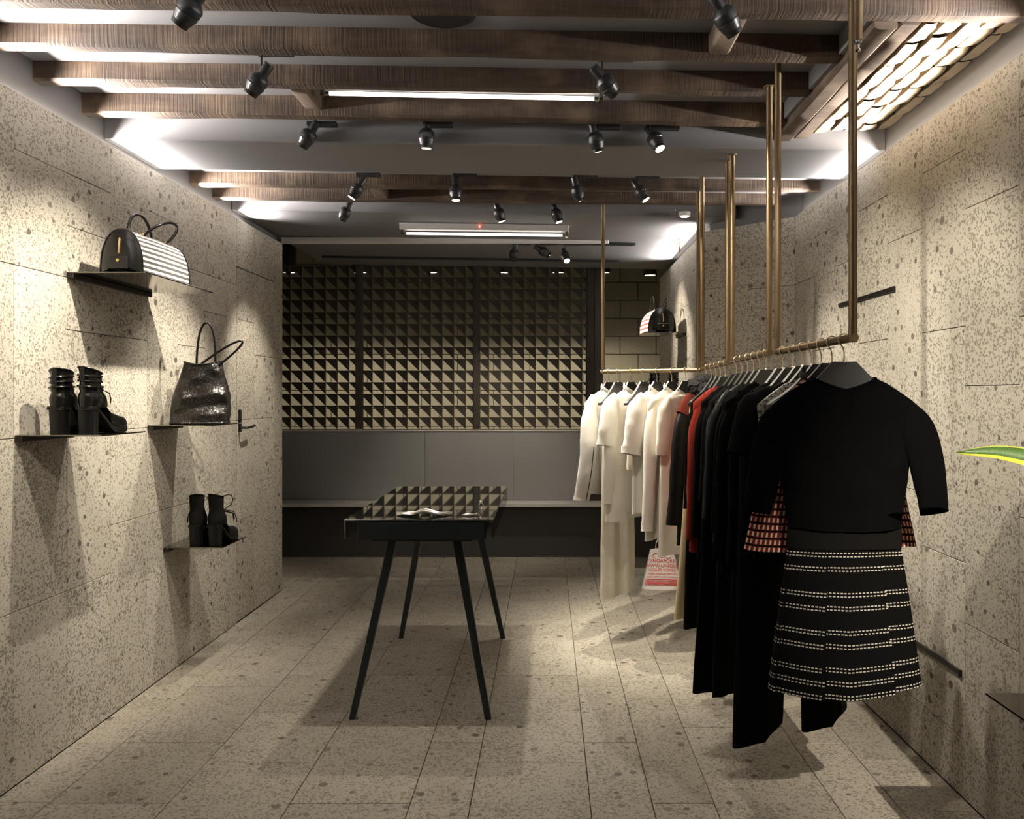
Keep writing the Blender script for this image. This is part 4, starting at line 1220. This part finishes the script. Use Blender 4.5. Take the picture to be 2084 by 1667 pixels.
def jacket(name, label, cat, pos, rotz, mat, sh=0.205, hem=0.23, length=0.6, thick=0.026, sl=0.55, spread=0.03, sr=(0.062, 0.045), seed=1, neck=0.07, collar=None, collar_h=0.03, collar_mat=None,
           cuff=None, uv=False, folds=5, amp=0.008, sleeves=(-1, 1), flare=0.0, sleeve_mat=None, zip_sleeve=False, hem_band=None, neck_dip=0.03, placket=None, shoulder_mat=None, hem_slant=0.0, sleeve_flat=0.42, waist=None, ztop=-0.105, bend=0.02, inset=0.012):
    t = thing(name, label, cat, pos, (0, 0, rotz))
    rings = body_rings(sh, hem, length, thick, seed, neck=neck, folds=folds, amp=amp, flare=flare, neck_dip=neck_dip, hem_slant=hem_slant, waist=waist, ztop=ztop)
    MB().loft(rings, True, False, False, uv=uv).build('body', M[mat], t, smooth=True, angle=80)
    cr = [Vector(p) for p in rings[0]]
    if collar == 'stand':
        top = [(p.x * 0.92, p.y * 1.1, p.z + collar_h * (0.6 + 0.4 * (p.y > 0))) for p in cr]
        out = [(p.x * 1.03, p.y * 1.25, p.z + collar_h * 0.5) for p in cr]
        MB().loft([[tuple(p) for p in cr], out, top], True).build('collar', M[collar_mat or mat], t, smooth=True)
    elif collar == 'fur':
        m = MB()
        path = [(p.x * 1.65, p.y * 1.7, p.z + collar_h * (0.9 + 0.5 * (p.y > 0)) - 0.55 * abs(p.x)) for p in cr]
        path = [tuple(Vector(path[i]).lerp(Vector(path[(i + 1) % len(path)]), j / 2)) for i in range(len(path)) for j in range(2)]
        m.tube(path, 0.033, 22, closed=True)
        for i, v in enumerate(m.v):
            q = Vector(v); d = 0.016 * nz(q, 75) + 0.009 * nz(q, 160)
            m.v[i] = tuple(q + Vector((d, d * 0.7, d)))
        m.build('shearling_collar', M[collar_mat], t, smooth=True)
    else:
        MB().tube([(p.x, p.y, p.z) for p in cr], 0.0035, 8, closed=True).build('neckband', M[collar_mat or mat], t, smooth=True)
    for sd in sleeves:
        sr_ = sleeve_rings(sd, sh - inset, ztop, sl, spread, sr[0], sr[1], seed + sd, flat=sleeve_flat, bend=bend)
        so = MB().loft(sr_, True, True, False, uv=uv).build('sleeve', M[sleeve_mat or mat], t, smooth=True, angle=80)
        if cuff:
            r_ = sr_[-1]; cx = sum(p[0] for p in r_) / len(r_); cy = sum(p[1] for p in r_) / len(r_)
            MB().loft([[(cx + (p[0] - cx) * 1.03, cy + (p[1] - cy) * 1.06, p[2] + cuff) for p in r_], [(cx + (p[0] - cx) * 1.05, cy + (p[1] - cy) * 1.08, p[2]) for p in r_], [(cx + (p[0] - cx) * 0.9, cy + (p[1] - cy) * 0.9, p[2] - 0.002) for p in r_]], True).build('cuff', M[mat], so, smooth=True)
        if zip_sleeve:
            pts = [Vector(sr_[i][19]) + Vector((0, -0.002, 0)) for i in range(11, 25)]
            MB().tube(pts, 0.0022, 6).build('sleeve_zip', M['black_metal'], so, smooth=True)
    if hem_band:
        r_ = rings[-1]
        MB().loft([[(p[0] * 1.006, p[1] * 1.03, p[2] + hem_band) for p in r_], [(p[0] * 1.008, p[1] * 1.04, p[2]) for p in r_], [(p[0] * 0.97, p[1] * 0.9, p[2]) for p in r_]], True).build('hem_band', M[mat], t, smooth=True)
    if placket:
        k = int(len(rings[0]) * 0.75)
        MB().tube([Vector(r[k]) + Vector((0, -0.002, 0)) for r in rings[5:]], 0.0022, 6).build('front_zip', M[placket], t, smooth=True)
    return t, rings

def trousers(name, label, pos, rotz, mat, ztop=-0.17, length=0.95, half=0.10, legw=0.085, spread=0.02, thick=0.022, seed=1, cut=0.0):
    t = thing(name, label, 'trousers', pos, (0, 0, rotz))
    n = 28
    for sd in (-1, 1):
        rings = []
        for i in range(22):
            f = i / 21
            z = ztop - length * f
            cx = sd * (half * 0.52 + spread * f)
            w = half * 0.53 + (legw / 2 - half * 0.53) * min(1, f * 1.4)
            rg = []
            for k in range(n):
                a = 2 * PI * k / n
                c, s = se(a, 2.2)
                wob = 1 + 0.05 * nz((f * 5 + seed, c, s + sd))
                # a pressed crease front and back
                cr = 0.012 * max(0, 1 - abs(c) * 3) * f
                zz = z + cut * (f == 1) * c * 0.06 - (cut * 0.03 * (1 - abs(c)) if f == 1 else 0)
                rg.append((cx + c * w * wob, s * (thick * (1 - 0.25 * f) + cr) * wob, zz))
            rings.append(rg)
        MB().loft(rings, True, True, False).build('trouser_leg', M[mat], t, smooth=True, angle=70)
    MB().loft([[(half * 1.03 * se(a, 2.4)[0], thick * 1.1 * se(a, 2.4)[1], z) for a in [2 * PI * k / 40 for k in range(40)]] for z in (ztop + 0.02, ztop - 0.02)], True, True, True).build('waistband', M[mat], t, smooth=True, angle=50)
    for sd in (-1, 1):
        c = MB(); c.box(sd * half * 0.7 - 0.012, sd * half * 0.7 + 0.012, -thick * 1.25, thick * 1.25, ztop + 0.006, ztop + 0.036); c.tube([(sd * half * 0.7, 0, ztop + 0.03), (sd * half * 0.6, 0, -0.150 + 0.02)], 0.0025, 6)
        c.build('clip', M['steel_dark'], t, bevel=0.002)
    return t

def on(rail, s):
    a, b = RAILS[rail]
    return a + (b - a) * s
def on_y(rail, y):
    a, b = RAILS[rail]
    return a + (b - a) * ((y - a.y) / (b.y - a.y))
def on_x(rail, x):
    a, b = RAILS[rail]
    return a + (b - a) * ((x - a.x) / (b.x - a.x))

# ================================================================== CLOTHES
D = math.radians
# ---------- nearest rail
P = on_y('A', 2.123)
hanger('broad black hanger nearest the camera, holding the black sweater', P, D(-2))
jacket('sweater', 'black knitted sweater with elbow-length sleeves, front of the nearest rail', 'sweater', P, D(-2), 'black_knit', sh=0.196, hem=0.150, length=0.405, thick=0.030, sl=0.318, spread=0.050, inset=0.013,
       sr=(0.056, 0.038), seed=3, flare=0.010, neck=0.084, amp=0.003, folds=4, neck_dip=0.032, sleeve_flat=0.35, hem_band=0.006)
# striped skirt clipped below the sweater
t = thing('pleated_skirt', 'black pleated skirt with rows of white stitching, hanging below the black sweater', 'skirt', P, (0, 0, D(-2)))
SKL, SKT = 0.375, -0.560
def skirt_pt(a, f, off=0.0):
    wx = 0.150 + 0.052 * f ** 0.9
    c, s = se(a, 2.3)
    ph = (a / (2 * PI) * 7 + 0.1) % 1.0
    pleat = (0.020 * (ph - 0.5)) * min(1, f * 2.2)
    wob = 0.004 * math.sin(3 * a + 1)
    ty = 0.026 + 0.030 * f
    z = SKT - SKL * f - 0.022 * (1 - abs(c)) * f + 0.010 * c * f
    r = 1 + pleat * 0.35
    nrm = Vector((c / wx * 0.03, s / ty * 0.03, 0)).normalized() if (abs(c) + abs(s)) > 0 else Vector((0, -1, 0))
    return Vector((c * wx * r, s * (ty + pleat + wob), z)) + nrm * off
NA = 160
MB().loft([[skirt_pt(2 * PI * k / NA, i / 30) for k in range(NA)] for i in range(31)], True).build('skirt_panels', M['black_wool'], t, smooth=True, angle=75)
MB().loft([[(0.1525 * se(a, 2.3)[0], 0.030 * se(a, 2.3)[1], z) for a in [2 * PI * k / 48 for k in range(48)]] for z in (-0.503, -0.530, -0.562)], True, True, False).build('waistband', M['charcoal_wool'], t, smooth=True, angle=50)
st = MB()
for vz in (0.014, 0.050, 0.114, 0.148, 0.208, 0.242, 0.300, 0.333, 0.366):
    for dz in (-0.0042, 0.0042):
        f = min(0.995, (vz + dz) / SKL)
        f2 = min(1.0, (vz + dz + 0.0030) / SKL)
        # walk round the skirt by arc length so that every stitch has the same size
        ang = [PI * 0.93 + PI * 1.14 * q / 700 for q in range(701)]
        acc = 0.0; prev = skirt_pt(ang[0], f); start = ang[0]; pos_ = 0.0; dash = True
        for a_ in ang[1:]:
            cur = skirt_pt(a_, f); acc += (cur - prev).length; prev = cur
            if acc - pos_ > (0.0056 if dash else 0.0031):
                if dash:
                    st.poly([skirt_pt(start, f, 0.0014), skirt_pt(a_, f, 0.0014), skirt_pt(a_, f2, 0.0014), skirt_pt(start, f2, 0.0014)])
                dash = not dash; start = a_; pos_ = acc
tag(st.build('stitch_rows', M['stitch'], t), None, None, None, 'stuff')
for sd in (-1, 1):
    MB().tube([(sd * 0.13, 0.0, -0.165), (sd * 0.135, 0.0, -0.51)], 0.0018, 6).build('hanging_loop', M['black_wool'], t)

P = on_y('A', 2.215)
hanger('second black hanger from the front of the nearest rail', P, D(8))
jacket('tweed_top', 'red, black and white tweed top showing at both sides of the black sweater', 'top', P, D(8), 'tweed', sh=0.165, hem=0.258, length=0.475, thick=0.026, seed=5, sleeves=(), uv=True, amp=0.004, neck=0.08)
P = on_y('A', 2.300)
hanger('third black hanger from the front, under the brown satin straps', P, D(16))
t, rg = jacket('halter_dress', 'dark brown satin dress with a wide collar strap and rust-red knit skirt', 'dress', P, D(16), 'brown_cloth', sh=0.150, hem=0.17, length=0.30, thick=0.022, seed=7, sleeves=(), collar='stand', collar_h=0.035, amp=0.004)
MB().loft([[(0.165 * (1 + 0.25 * f) * se(a, 2.3)[0], (0.024 + 0.01 * f) * se(a, 2.3)[1], -0.40 - 0.17 * f) for a in [2 * PI * k / 40 for k in range(40)]] for f in (0, 0.25, 0.5, 0.75, 1)], True).build('knit_skirt', M['rust_wool'], t, smooth=True, angle=70)
MB().loft([[(0.168 * se(a, 2.3)[0], 0.027 * se(a, 2.3)[1], z) for a in [2 * PI * k / 40 for k in range(40)]] for z in (-0.385, -0.41)], True, True, True).build('leather_belt', M['leather'], t, smooth=True, angle=50)
P = on_y('A', 2.385)
hanger('fourth black hanger from the front, holding the perforated top', P, D(21))
perf, nt, b = new_mat('perforated_grey_leather')
tc = N(nt, 'ShaderNodeTexCoord')
vo = N(nt, 'ShaderNodeTexVoronoi', i_Scale=120.0); L(nt, tc.outputs['Object'], vo.inputs['Vector'])
L(nt, mix_c(nt, math_n(nt, 'LESS_THAN', vo.outputs['Distance'], 0.42), (0.30, 0.27, 0.22), (0.015, 0.014, 0.012)), b.inputs['Base Color'])
b.inputs['Roughness'].default_value = 0.45
M['perf'] = perf
jacket('perforated_top', 'grey perforated sleeveless top, fourth from the front of the nearest rail', 'top', P, D(21), 'perf', sh=0.195, hem=0.17, length=0.45, thick=0.022, seed=9, sleeves=(), amp=0.004, neck=0.07)
P = on_y('A', 2.470)
hanger('fifth black hanger from the front, holding the short-sleeved top', P, D(25))
jacket('short_sleeved_top', 'charcoal short-sleeved top, its square sleeve pointing towards the room', 'top', P, D(25), 'charcoal_wool', sh=0.200, hem=0.19, length=0.55, thick=0.024, sl=0.185, spread=0.045, sr=(0.075, 0.066), seed=11, amp=0.005)
P = on_y('A', 2.575)
hanger('sixth black hanger from the front, holding the long black trousers', P, D(25))
trousers('wide_trousers', 'long wide black trousers reaching lowest of all the clothes', P, D(25), 'black_wool', ztop=-0.185, length=1.05, half=0.195, legw=0.195, spread=0.04, thick=0.030, seed=3, cut=0.45)
P = on_y('A', 2.680)
hanger('rearmost black hanger on the nearest rail', P, D(30))
jacket('black_coat', 'plain black coat at the rear end of the nearest rail', 'coat', P, D(30), 'black_wool', sh=0.205, hem=0.235, length=0.80, thick=0.024, sl=0.55, spread=0.02, seed=13, amp=0.006)

# ---------- second rail
BL = [
    (2.885, 32, 'jacket', 'black tailored jacket at the front of the second rail', 'black_wool', dict(sh=0.205, hem=0.225, length=0.68, sl=0.58, seed=21)),
    (2.970, 33, 'dress', 'very long black dress on the second rail', 'black_wool', dict(sh=0.195, hem=0.245, length=1.14, sl=0.50, seed=22, folds=7, amp=0.010)),
    (3.060, 33, 'leather_jacket', 'black quilted shiny jacket with a textured sleeve on the second rail', 'black_shine', dict(sh=0.205, hem=0.215, length=0.60, sl=0.46, seed=23, sr=(0.07, 0.05), spread=0.035)),
    (3.150, 34, 'coat', 'long black wool coat in the middle of the second rail', 'black_wool', dict(sh=0.205, hem=0.30, length=1.18, sl=0.60, seed=24, folds=6)),
    (3.245, 34, 'dress', 'black fine wool dress towards the rear of the second rail', 'charcoal_wool', dict(sh=0.19, hem=0.22, length=1.02, sl=0.42, seed=25)),
    (3.340, 34, 'jacket', 'black jacket with a leather pocket trim at the rear end of the second rail', 'black_wool', dict(sh=0.205, hem=0.225, length=0.72, sl=0.58, seed=26, placket='steel_dark')),
]
for i, (y, th, nm, lb, mt, kw) in enumerate(BL):
    P = on_y('B', y)
    hanger('black hanger of the second rail, number %s from the front' % ('one', 'two', 'three', 'four', 'five', 'six')[i], P, D(th))
    jacket(nm, lb, nm.replace('_', ' '), P, D(th), mt, thick=0.024, **kw)

# ---------- third rail
P = on_y('C', 3.545)
hanger('black hanger at the front of the third rail, over the red cardigan', P, D(36))
t, rg = jacket('cardigan', 'bright red cardigan among the black clothes', 'cardigan', P, D(36), 'red_wool', sh=0.205, hem=0.225, length=0.72, sl=0.62, spread=0.02, seed=31, thick=0.026, hem_band=0.04)
P = on_y('C', 3.645)
hanger('black hanger second from the front on the third rail', P, D(36))
jacket('long_dress', 'long black dress behind the red cardigan', 'dress', P, D(36), 'black_wool', sh=0.195, hem=0.235, length=1.08, sl=0.5, spread=0.02, seed=32, thick=0.025)
P = on_y('C', 3.745)
hanger('black hanger in the middle of the third rail, clipped to the cream trousers', P, D(36))
trousers('cream_trousers', 'cream trousers of which only a narrow strip shows between black clothes', P, D(36), 'cream_cloth', ztop=-0.185, length=0.98, half=0.165, legw=0.13, spread=0.125, thick=0.022, seed=8)
P = on_y('C', 3.850)
hanger('black hanger holding the coat with the shearling collar', P, D(38))
M['fur'] = plain('black_shearling', (0.012, 0.011, 0.010), 0.95, noise=0.5, nscale=120, bump=1.0, bscale=150)
t, rg = jacket('shearling_coat', 'black coat with a curly shearling collar and rust-red shoulders', 'coat', P, D(38), 'black_shine', sh=0.215, hem=0.24, length=0.74, sl=0.60, spread=0.05, seed=33, thick=0.028, collar='fur', collar_h=0.03, collar_mat='fur', sr=(0.075, 0.068))
yk = [[(p[0] * 1.012, p[1] * 1.05, p[2] + 0.003) for p in r] for r in rg[2:6]]
MB().loft(yk, True).build('shoulder_yoke', M['rust_wool'], t, smooth=True)
for sd in (-1,):
    sr_ = sleeve_rings(sd, 0.215, -0.105, 0.60, 0.05, 0.0775, 0.0705, 33 + sd, bend=0.02)
    MB().loft(sr_[:4], True).build('shoulder_cap', M['rust_wool'], t, smooth=True)
P = on_y('C', 3.960)
hanger('rearmost black hanger on the third rail', P, D(40))
jacket('rust_jacket', 'rust-red jacket at the rear end of the third rail', 'jacket', P, D(40), 'rust_wool', sh=0.21, hem=0.22, length=0.62, sl=0.5, spread=0.04, seed=34, thick=0.024)

# ---------- far rail with the white clothes
TH = 50
P = on_x('D', 0.350)
hanger('black hanger at the far left end of the cross rail', P, D(TH))
jacket('bomber_jacket', 'pale grey-white jacket with a zip at the cuff, leftmost of the white clothes', 'jacket', P, D(TH), 'greywhite_cloth', sh=0.225, hem=0.24, length=0.58, thick=0.026, sl=0.56, spread=0.055, sr=(0.072, 0.062), seed=41, collar='stand', collar_h=0.035, zip_sleeve=True, cuff=0.02, bend=0.05)
P = on_x('D', 0.400)
hanger('black hanger showing its rounded arm against the pale grey jacket', P, D(TH))
trousers('white_trousers', 'long ivory trousers hanging lowest of the white clothes', P, D(TH), 'ivory_cloth', ztop=-0.185, length=1.085, half=0.135, legw=0.19, spread=0.00, thick=0.02, seed=12)
P = on_x('D', 0.470)
hanger('black hanger holding the white layered-sleeve jacket', P, D(TH))
t, rg = jacket('white_jacket', 'white jacket with short oversleeves, second of the white clothes', 'jacket', P, D(TH), 'white_cloth', sh=0.220, hem=0.245, length=0.72, thick=0.026, sl=0.57, spread=0.04, sr=(0.055, 0.042), seed=42, collar='stand', collar_h=0.04, hem_band=0.05, amp=0.009)
for sd in (-1, 1):
    sr_ = sleeve_rings(sd, 0.220, -0.105, 0.26, 0.035, 0.078, 0.075, 43 + sd, rows=12)
    MB().loft(sr_, True).build('oversleeve', M['white_cloth'], t, smooth=True, angle=80)
P = on_x('D', 0.535)
hanger('black hanger with a tan swing tag among the white clothes', P, D(TH))
t, rg = jacket('white_tank_top', 'ivory sleeveless top hanging on thin straps in front of the white jackets', 'top', P, D(TH), 'ivory_cloth', sh=0.145, hem=0.160, length=0.34, thick=0.022, seed=44, sleeves=(), ztop=-0.20, neck=0.12, amp=0.005, hem_slant=0.0)
for sd in (-1, 1):
    MB().tube([(sd * 0.115, -0.008, -0.158), (sd * 0.118, -0.012, -0.215)], 0.0025, 6).build('strap', M['ivory_cloth'], t)
MB().box(-0.165, -0.14, -0.034, -0.032, -0.25, -0.185).build('swing_tag', M['tag_card'], t)
P = on_x('D', 0.605)
hanger('black hanger holding the white wrap blouse', P, D(TH - 2))
t, rg = jacket('white_blouse', 'white blouse with a folded half sleeve, third of the white clothes', 'blouse', P, D(TH - 2), 'white_cloth', sh=0.215, hem=0.235, length=0.66, thick=0.024, sl=0.30, spread=0.05, sr=(0.085, 0.075), seed=45, cuff=0.035, collar='stand', collar_h=0.03, amp=0.012, folds=8)
P = on_x('D', 0.680)
hanger('black hanger holding the white shirt with buttoned cuffs', P, D(TH - 4))
jacket('white_shirt', 'long white cotton shirt with buttoned cuffs next to the black coat', 'shirt', P, D(TH - 4), 'white_cloth', sh=0.215, hem=0.235, length=0.80, thick=0.026, sl=0.70, spread=0.03, sr=(0.062, 0.045), seed=46, cuff=0.05, collar='stand', collar_h=0.035, amp=0.010, folds=7)
P = on_x('D', 0.750)
hanger('black hanger at the right end of the cross rail, beside the shearling collar', P, D(TH - 8))
jacket('ivory_dress', 'ivory dress at the right end of the white clothes, mostly hidden', 'dress', P, D(TH - 8), 'ivory_cloth', sh=0.205, hem=0.23, length=0.88, thick=0.024, sl=0.3, spread=0.02, seed=47)

# ================================================================== PRINTED TOTE ON THE FLOOR
t = thing('printed_tote', 'white cloth tote bag with red lettering standing on the floor behind the clothes', 'tote bag', (0.800, 5.50, 0.0005), (0, 0, -0.10))
rings = []
for i in range(13):
    f = i / 12
    wx = 0.145 - 0.065 * f ** 0.9; wy = 0.06 - 0.045 * f
    yc = 0.075 * f
    rg = []
    for k in range(40):
        a = 2 * PI * k / 40
        c, s = se(a, 5)
        cre = 0.004 * nz((c * 4, s * 4, f * 5)) * (1 if f > 0 else 0.3)
        rg.append((c * wx + cre, yc + s * wy + cre, 0.265 * f - (0.012 * abs(c) * (f == 1))))
    rings.append(rg)
MB().loft(rings, True, True, False).build('bag_body', M['paper'], t, smooth=True, angle=60)
for y, s in ((0.058, -1), (0.092, 1)):
    MB().tube([(-0.045, y, 0.235), (-0.04, y - 0.006 * s, 0.30), (-0.022, y, 0.335), (0.0, y + 0.01 * s, 0.345), (0.022, y, 0.33), (0.045, y, 0.235)], 0.007, 8, flat=0.35).build('handle', M['paper'], t, smooth=True)
lean = math.atan2(0.075 + 0.045, 0.265)
def words(txt, size, f, x=0.0):
    cu = bpy.data.curves.new('lettering', 'FONT')
    cu.body = txt; cu.size = size; cu.align_x = 'CENTER'; cu.extrude = 0.0003
    cu.materials.append(M['print_red'])
    tmp = bpy.data.objects.new('lettering_curve', cu); COL.objects.link(tmp)
    me = bpy.data.meshes.new_from_object(tmp.evaluated_get(bpy.context.evaluated_depsgraph_get()))
    bpy.data.objects.remove(tmp, do_unlink=True)
    o = bpy.data.objects.new('lettering', me); COL.objects.link(o); o.parent = t
    o.location = (x, -0.0645 + 0.12 * f, 0.265 * f)
    o.rotation_euler = (PI / 2 - lean, 0, 0)
for k, (x0, r_) in enumerate(((-0.045, 0.020), (0.0, 0.017), (0.042, 0.021))):
    f = 0.82
    pts = [(x0 + r_ * math.cos(a), 0.0, r_ * 0.8 * math.sin(a)) for a in [0.4 + k + 4.4 * q / 12 for q in range(13)]]
    MB().tube(pts, 0.0035, 6, flat=0.3).build('red_flourish', M['print_red'], t, loc=(0, -0.0640 + 0.12 * f, 0.265 * f), rot=(-lean, 0, 0))
words('SINGAPORE', 0.034, 0.66)
words('WWW.UNIQLO', 0.033, 0.545)
words('HONG KONG', 0.030, 0.445)
words('YORK PARIS LONDON', 0.020, 0.365)
words('PARIS NEW YORK LONDON', 0.0165, 0.295)
for f in (0.25, 0.215, 0.18, 0.15, 0.12):
    hw = 0.132 - 0.05 * f
    MB().box(-hw, hw, -0.0005, 0.0005, -0.0022, 0.0022).build('printed_line', M['print_red'], t, loc=(0, -0.0636 + 0.12 * f, 0.265 * f), rot=(-lean, 0, 0))

# ================================================================== SNAKE PLANT ON THE RIGHT-HAND SHELF
lm, nt, b = new_mat('snake_plant_leaf')
u, v = uv_xy(nt)
edge = math_n(nt, 'GREATER_THAN', math_n(nt, 'ABSOLUTE', math_n(nt, 'SUBTRACT', u, 0.5)), 0.34)
wn = N(nt, 'ShaderNodeTexNoise', i_Scale=6.0, i_Detail=3.0)
cb = N(nt, 'ShaderNodeCombineXYZ'); L(nt, math_n(nt, 'MULTIPLY', u, 0.6), cb.inputs[0]); L(nt, math_n(nt, 'MULTIPLY', v, 9.0), cb.inputs[1]); L(nt, cb.outputs[0], wn.inputs['Vector'])
g = mix_c(nt, wn.outputs['Fac'], (0.018, 0.045, 0.008), (0.07, 0.14, 0.025))
L(nt, mix_c(nt, edge, g, (0.42, 0.44, 0.05)), b.inputs['Base Color'])
b.inputs['Roughness'].default_value = 0.4
t = thing('snake_plant', 'snake plant with yellow-edged leaves, one leaf reaching in from the right edge', 'plant', (1.255, 1.70, 0.6075))
MB().lathe([(0.001, 0.0), (0.062, 0.0), (0.066, 0.004), (0.074, 0.13), (0.074, 0.136), (0.069, 0.136), (0.067, 0.12), (0.001, 0.12)], 32, cap=False).build('pot', M['black_metal'], t, smooth=True)
MB().lathe([(0.001, 0.124), (0.04, 0.125), (0.0675, 0.122)], 24, cap=False).build('soil', M['rubber'], t, smooth=True)
def leaf(path, wmax, twist, face=None):
    m = MB(); rings = []; n = len(path)
    Pn = [Vector(p) for p in path]
    fine = []
    for i in range(n - 1):
        for j in range(6): 
            tt = j / 6
            p0 = Pn[max(i - 1, 0)]; p1 = Pn[i]; p2 = Pn[i + 1]; p3 = Pn[min(i + 2, n - 1)]
            fine.append(0.5 * ((2 * p1) + (p2 - p0) * tt + (2 * p0 - 5 * p1 + 4 * p2 - p3) * tt * tt + (3 * p1 - p0 - 3 * p2 + p3) * tt ** 3))
    fine.append(Pn[-1])
    k = len(fine)
    base = 0
    for i, p in enumerate(fine):
        f = i / (k - 1)
        tg = (fine[min(i + 1, k - 1)] - fine[max(i - 1, 0)]).normalized()
        sd = Vector(face) if face else Vector((math.cos(twist), math.sin(twist), 0)); sd = (sd - tg * sd.dot(tg)).normalized()
        up = tg.cross(sd)
        w = wmax * (0.75 + 0.5 * min(1, f * 2)) * (1 - max(0, (f - 0.55) / 0.45) ** 1.8) + 0.0006
        row = [p + sd * (w * q) + up * (0.010 * (q * q) * (w / wmax)) for q in (-1, -0.55, 0, 0.55, 1)] + [p + sd * (w * q) + up * (0.010 * (q * q) * (w / wmax) - 0.0035 * (1 - abs(q) * 0.8)) for q in (0.6, 0, -0.6)]
        m.v += [tuple(x) for x in row]
    uq = (0.0, 0.225, 0.5, 0.775, 1.0, 0.8, 0.5, 0.2)
    for i in range(k - 1):
        for j in range(8):
            j2 = (j + 1) % 8
            m.face((i * 8 + j, i * 8 + j2, (i + 1) * 8 + j2, (i + 1) * 8 + j), ((uq[j], i / 10), (uq[j2], i / 10), (uq[j2], (i + 1) / 10), (uq[j], (i + 1) / 10)))
    m.face(range(8)); m.face([(k - 1) * 8 + i for i in range(8)][::-1])
    return m.build('leaf', lm, t, smooth=True, angle=70)
leaf([(0.0, 0.0, 0.12), (-0.005, 0.005, 0.33), (-0.045, 0.02, 0.51), (-0.14, 0.035, 0.592), (-0.24, 0.05, 0.618), (-0.344, 0.055, 0.614)], 0.022, 0.0, (0.35, 0.55, 0.85))
for (bx, by, tx, ty, h, w, tw) in ((0.03, 0.02, 0.05, 0.04, 0.62, 0.026, 0.4), (-0.01, 0.04, -0.05, 0.13, 0.66, 0.026, 0.3), (0.035, -0.01, 0.085, -0.03, 0.50, 0.026, 0.2), (-0.03, -0.02, -0.07, -0.06, 0.55, 0.022, 1.2), (0.02, -0.03, 0.06, -0.10, 0.70, 0.024, 2.0), (-0.02, 0.03, -0.02, 0.12, 0.58, 0.021, 0.1), (0.0, -0.035, -0.01, -0.16, 0.48, 0.02, 1.6)):
    leaf([(bx, by, 0.12), (bx * 1.1, by * 1.1, 0.12 + h * 0.35), (bx + (tx - bx) * 0.5, by + (ty - by) * 0.5, 0.12 + h * 0.7), (tx, ty, 0.12 + h)], w, tw)

bpy.context.view_layer.update()
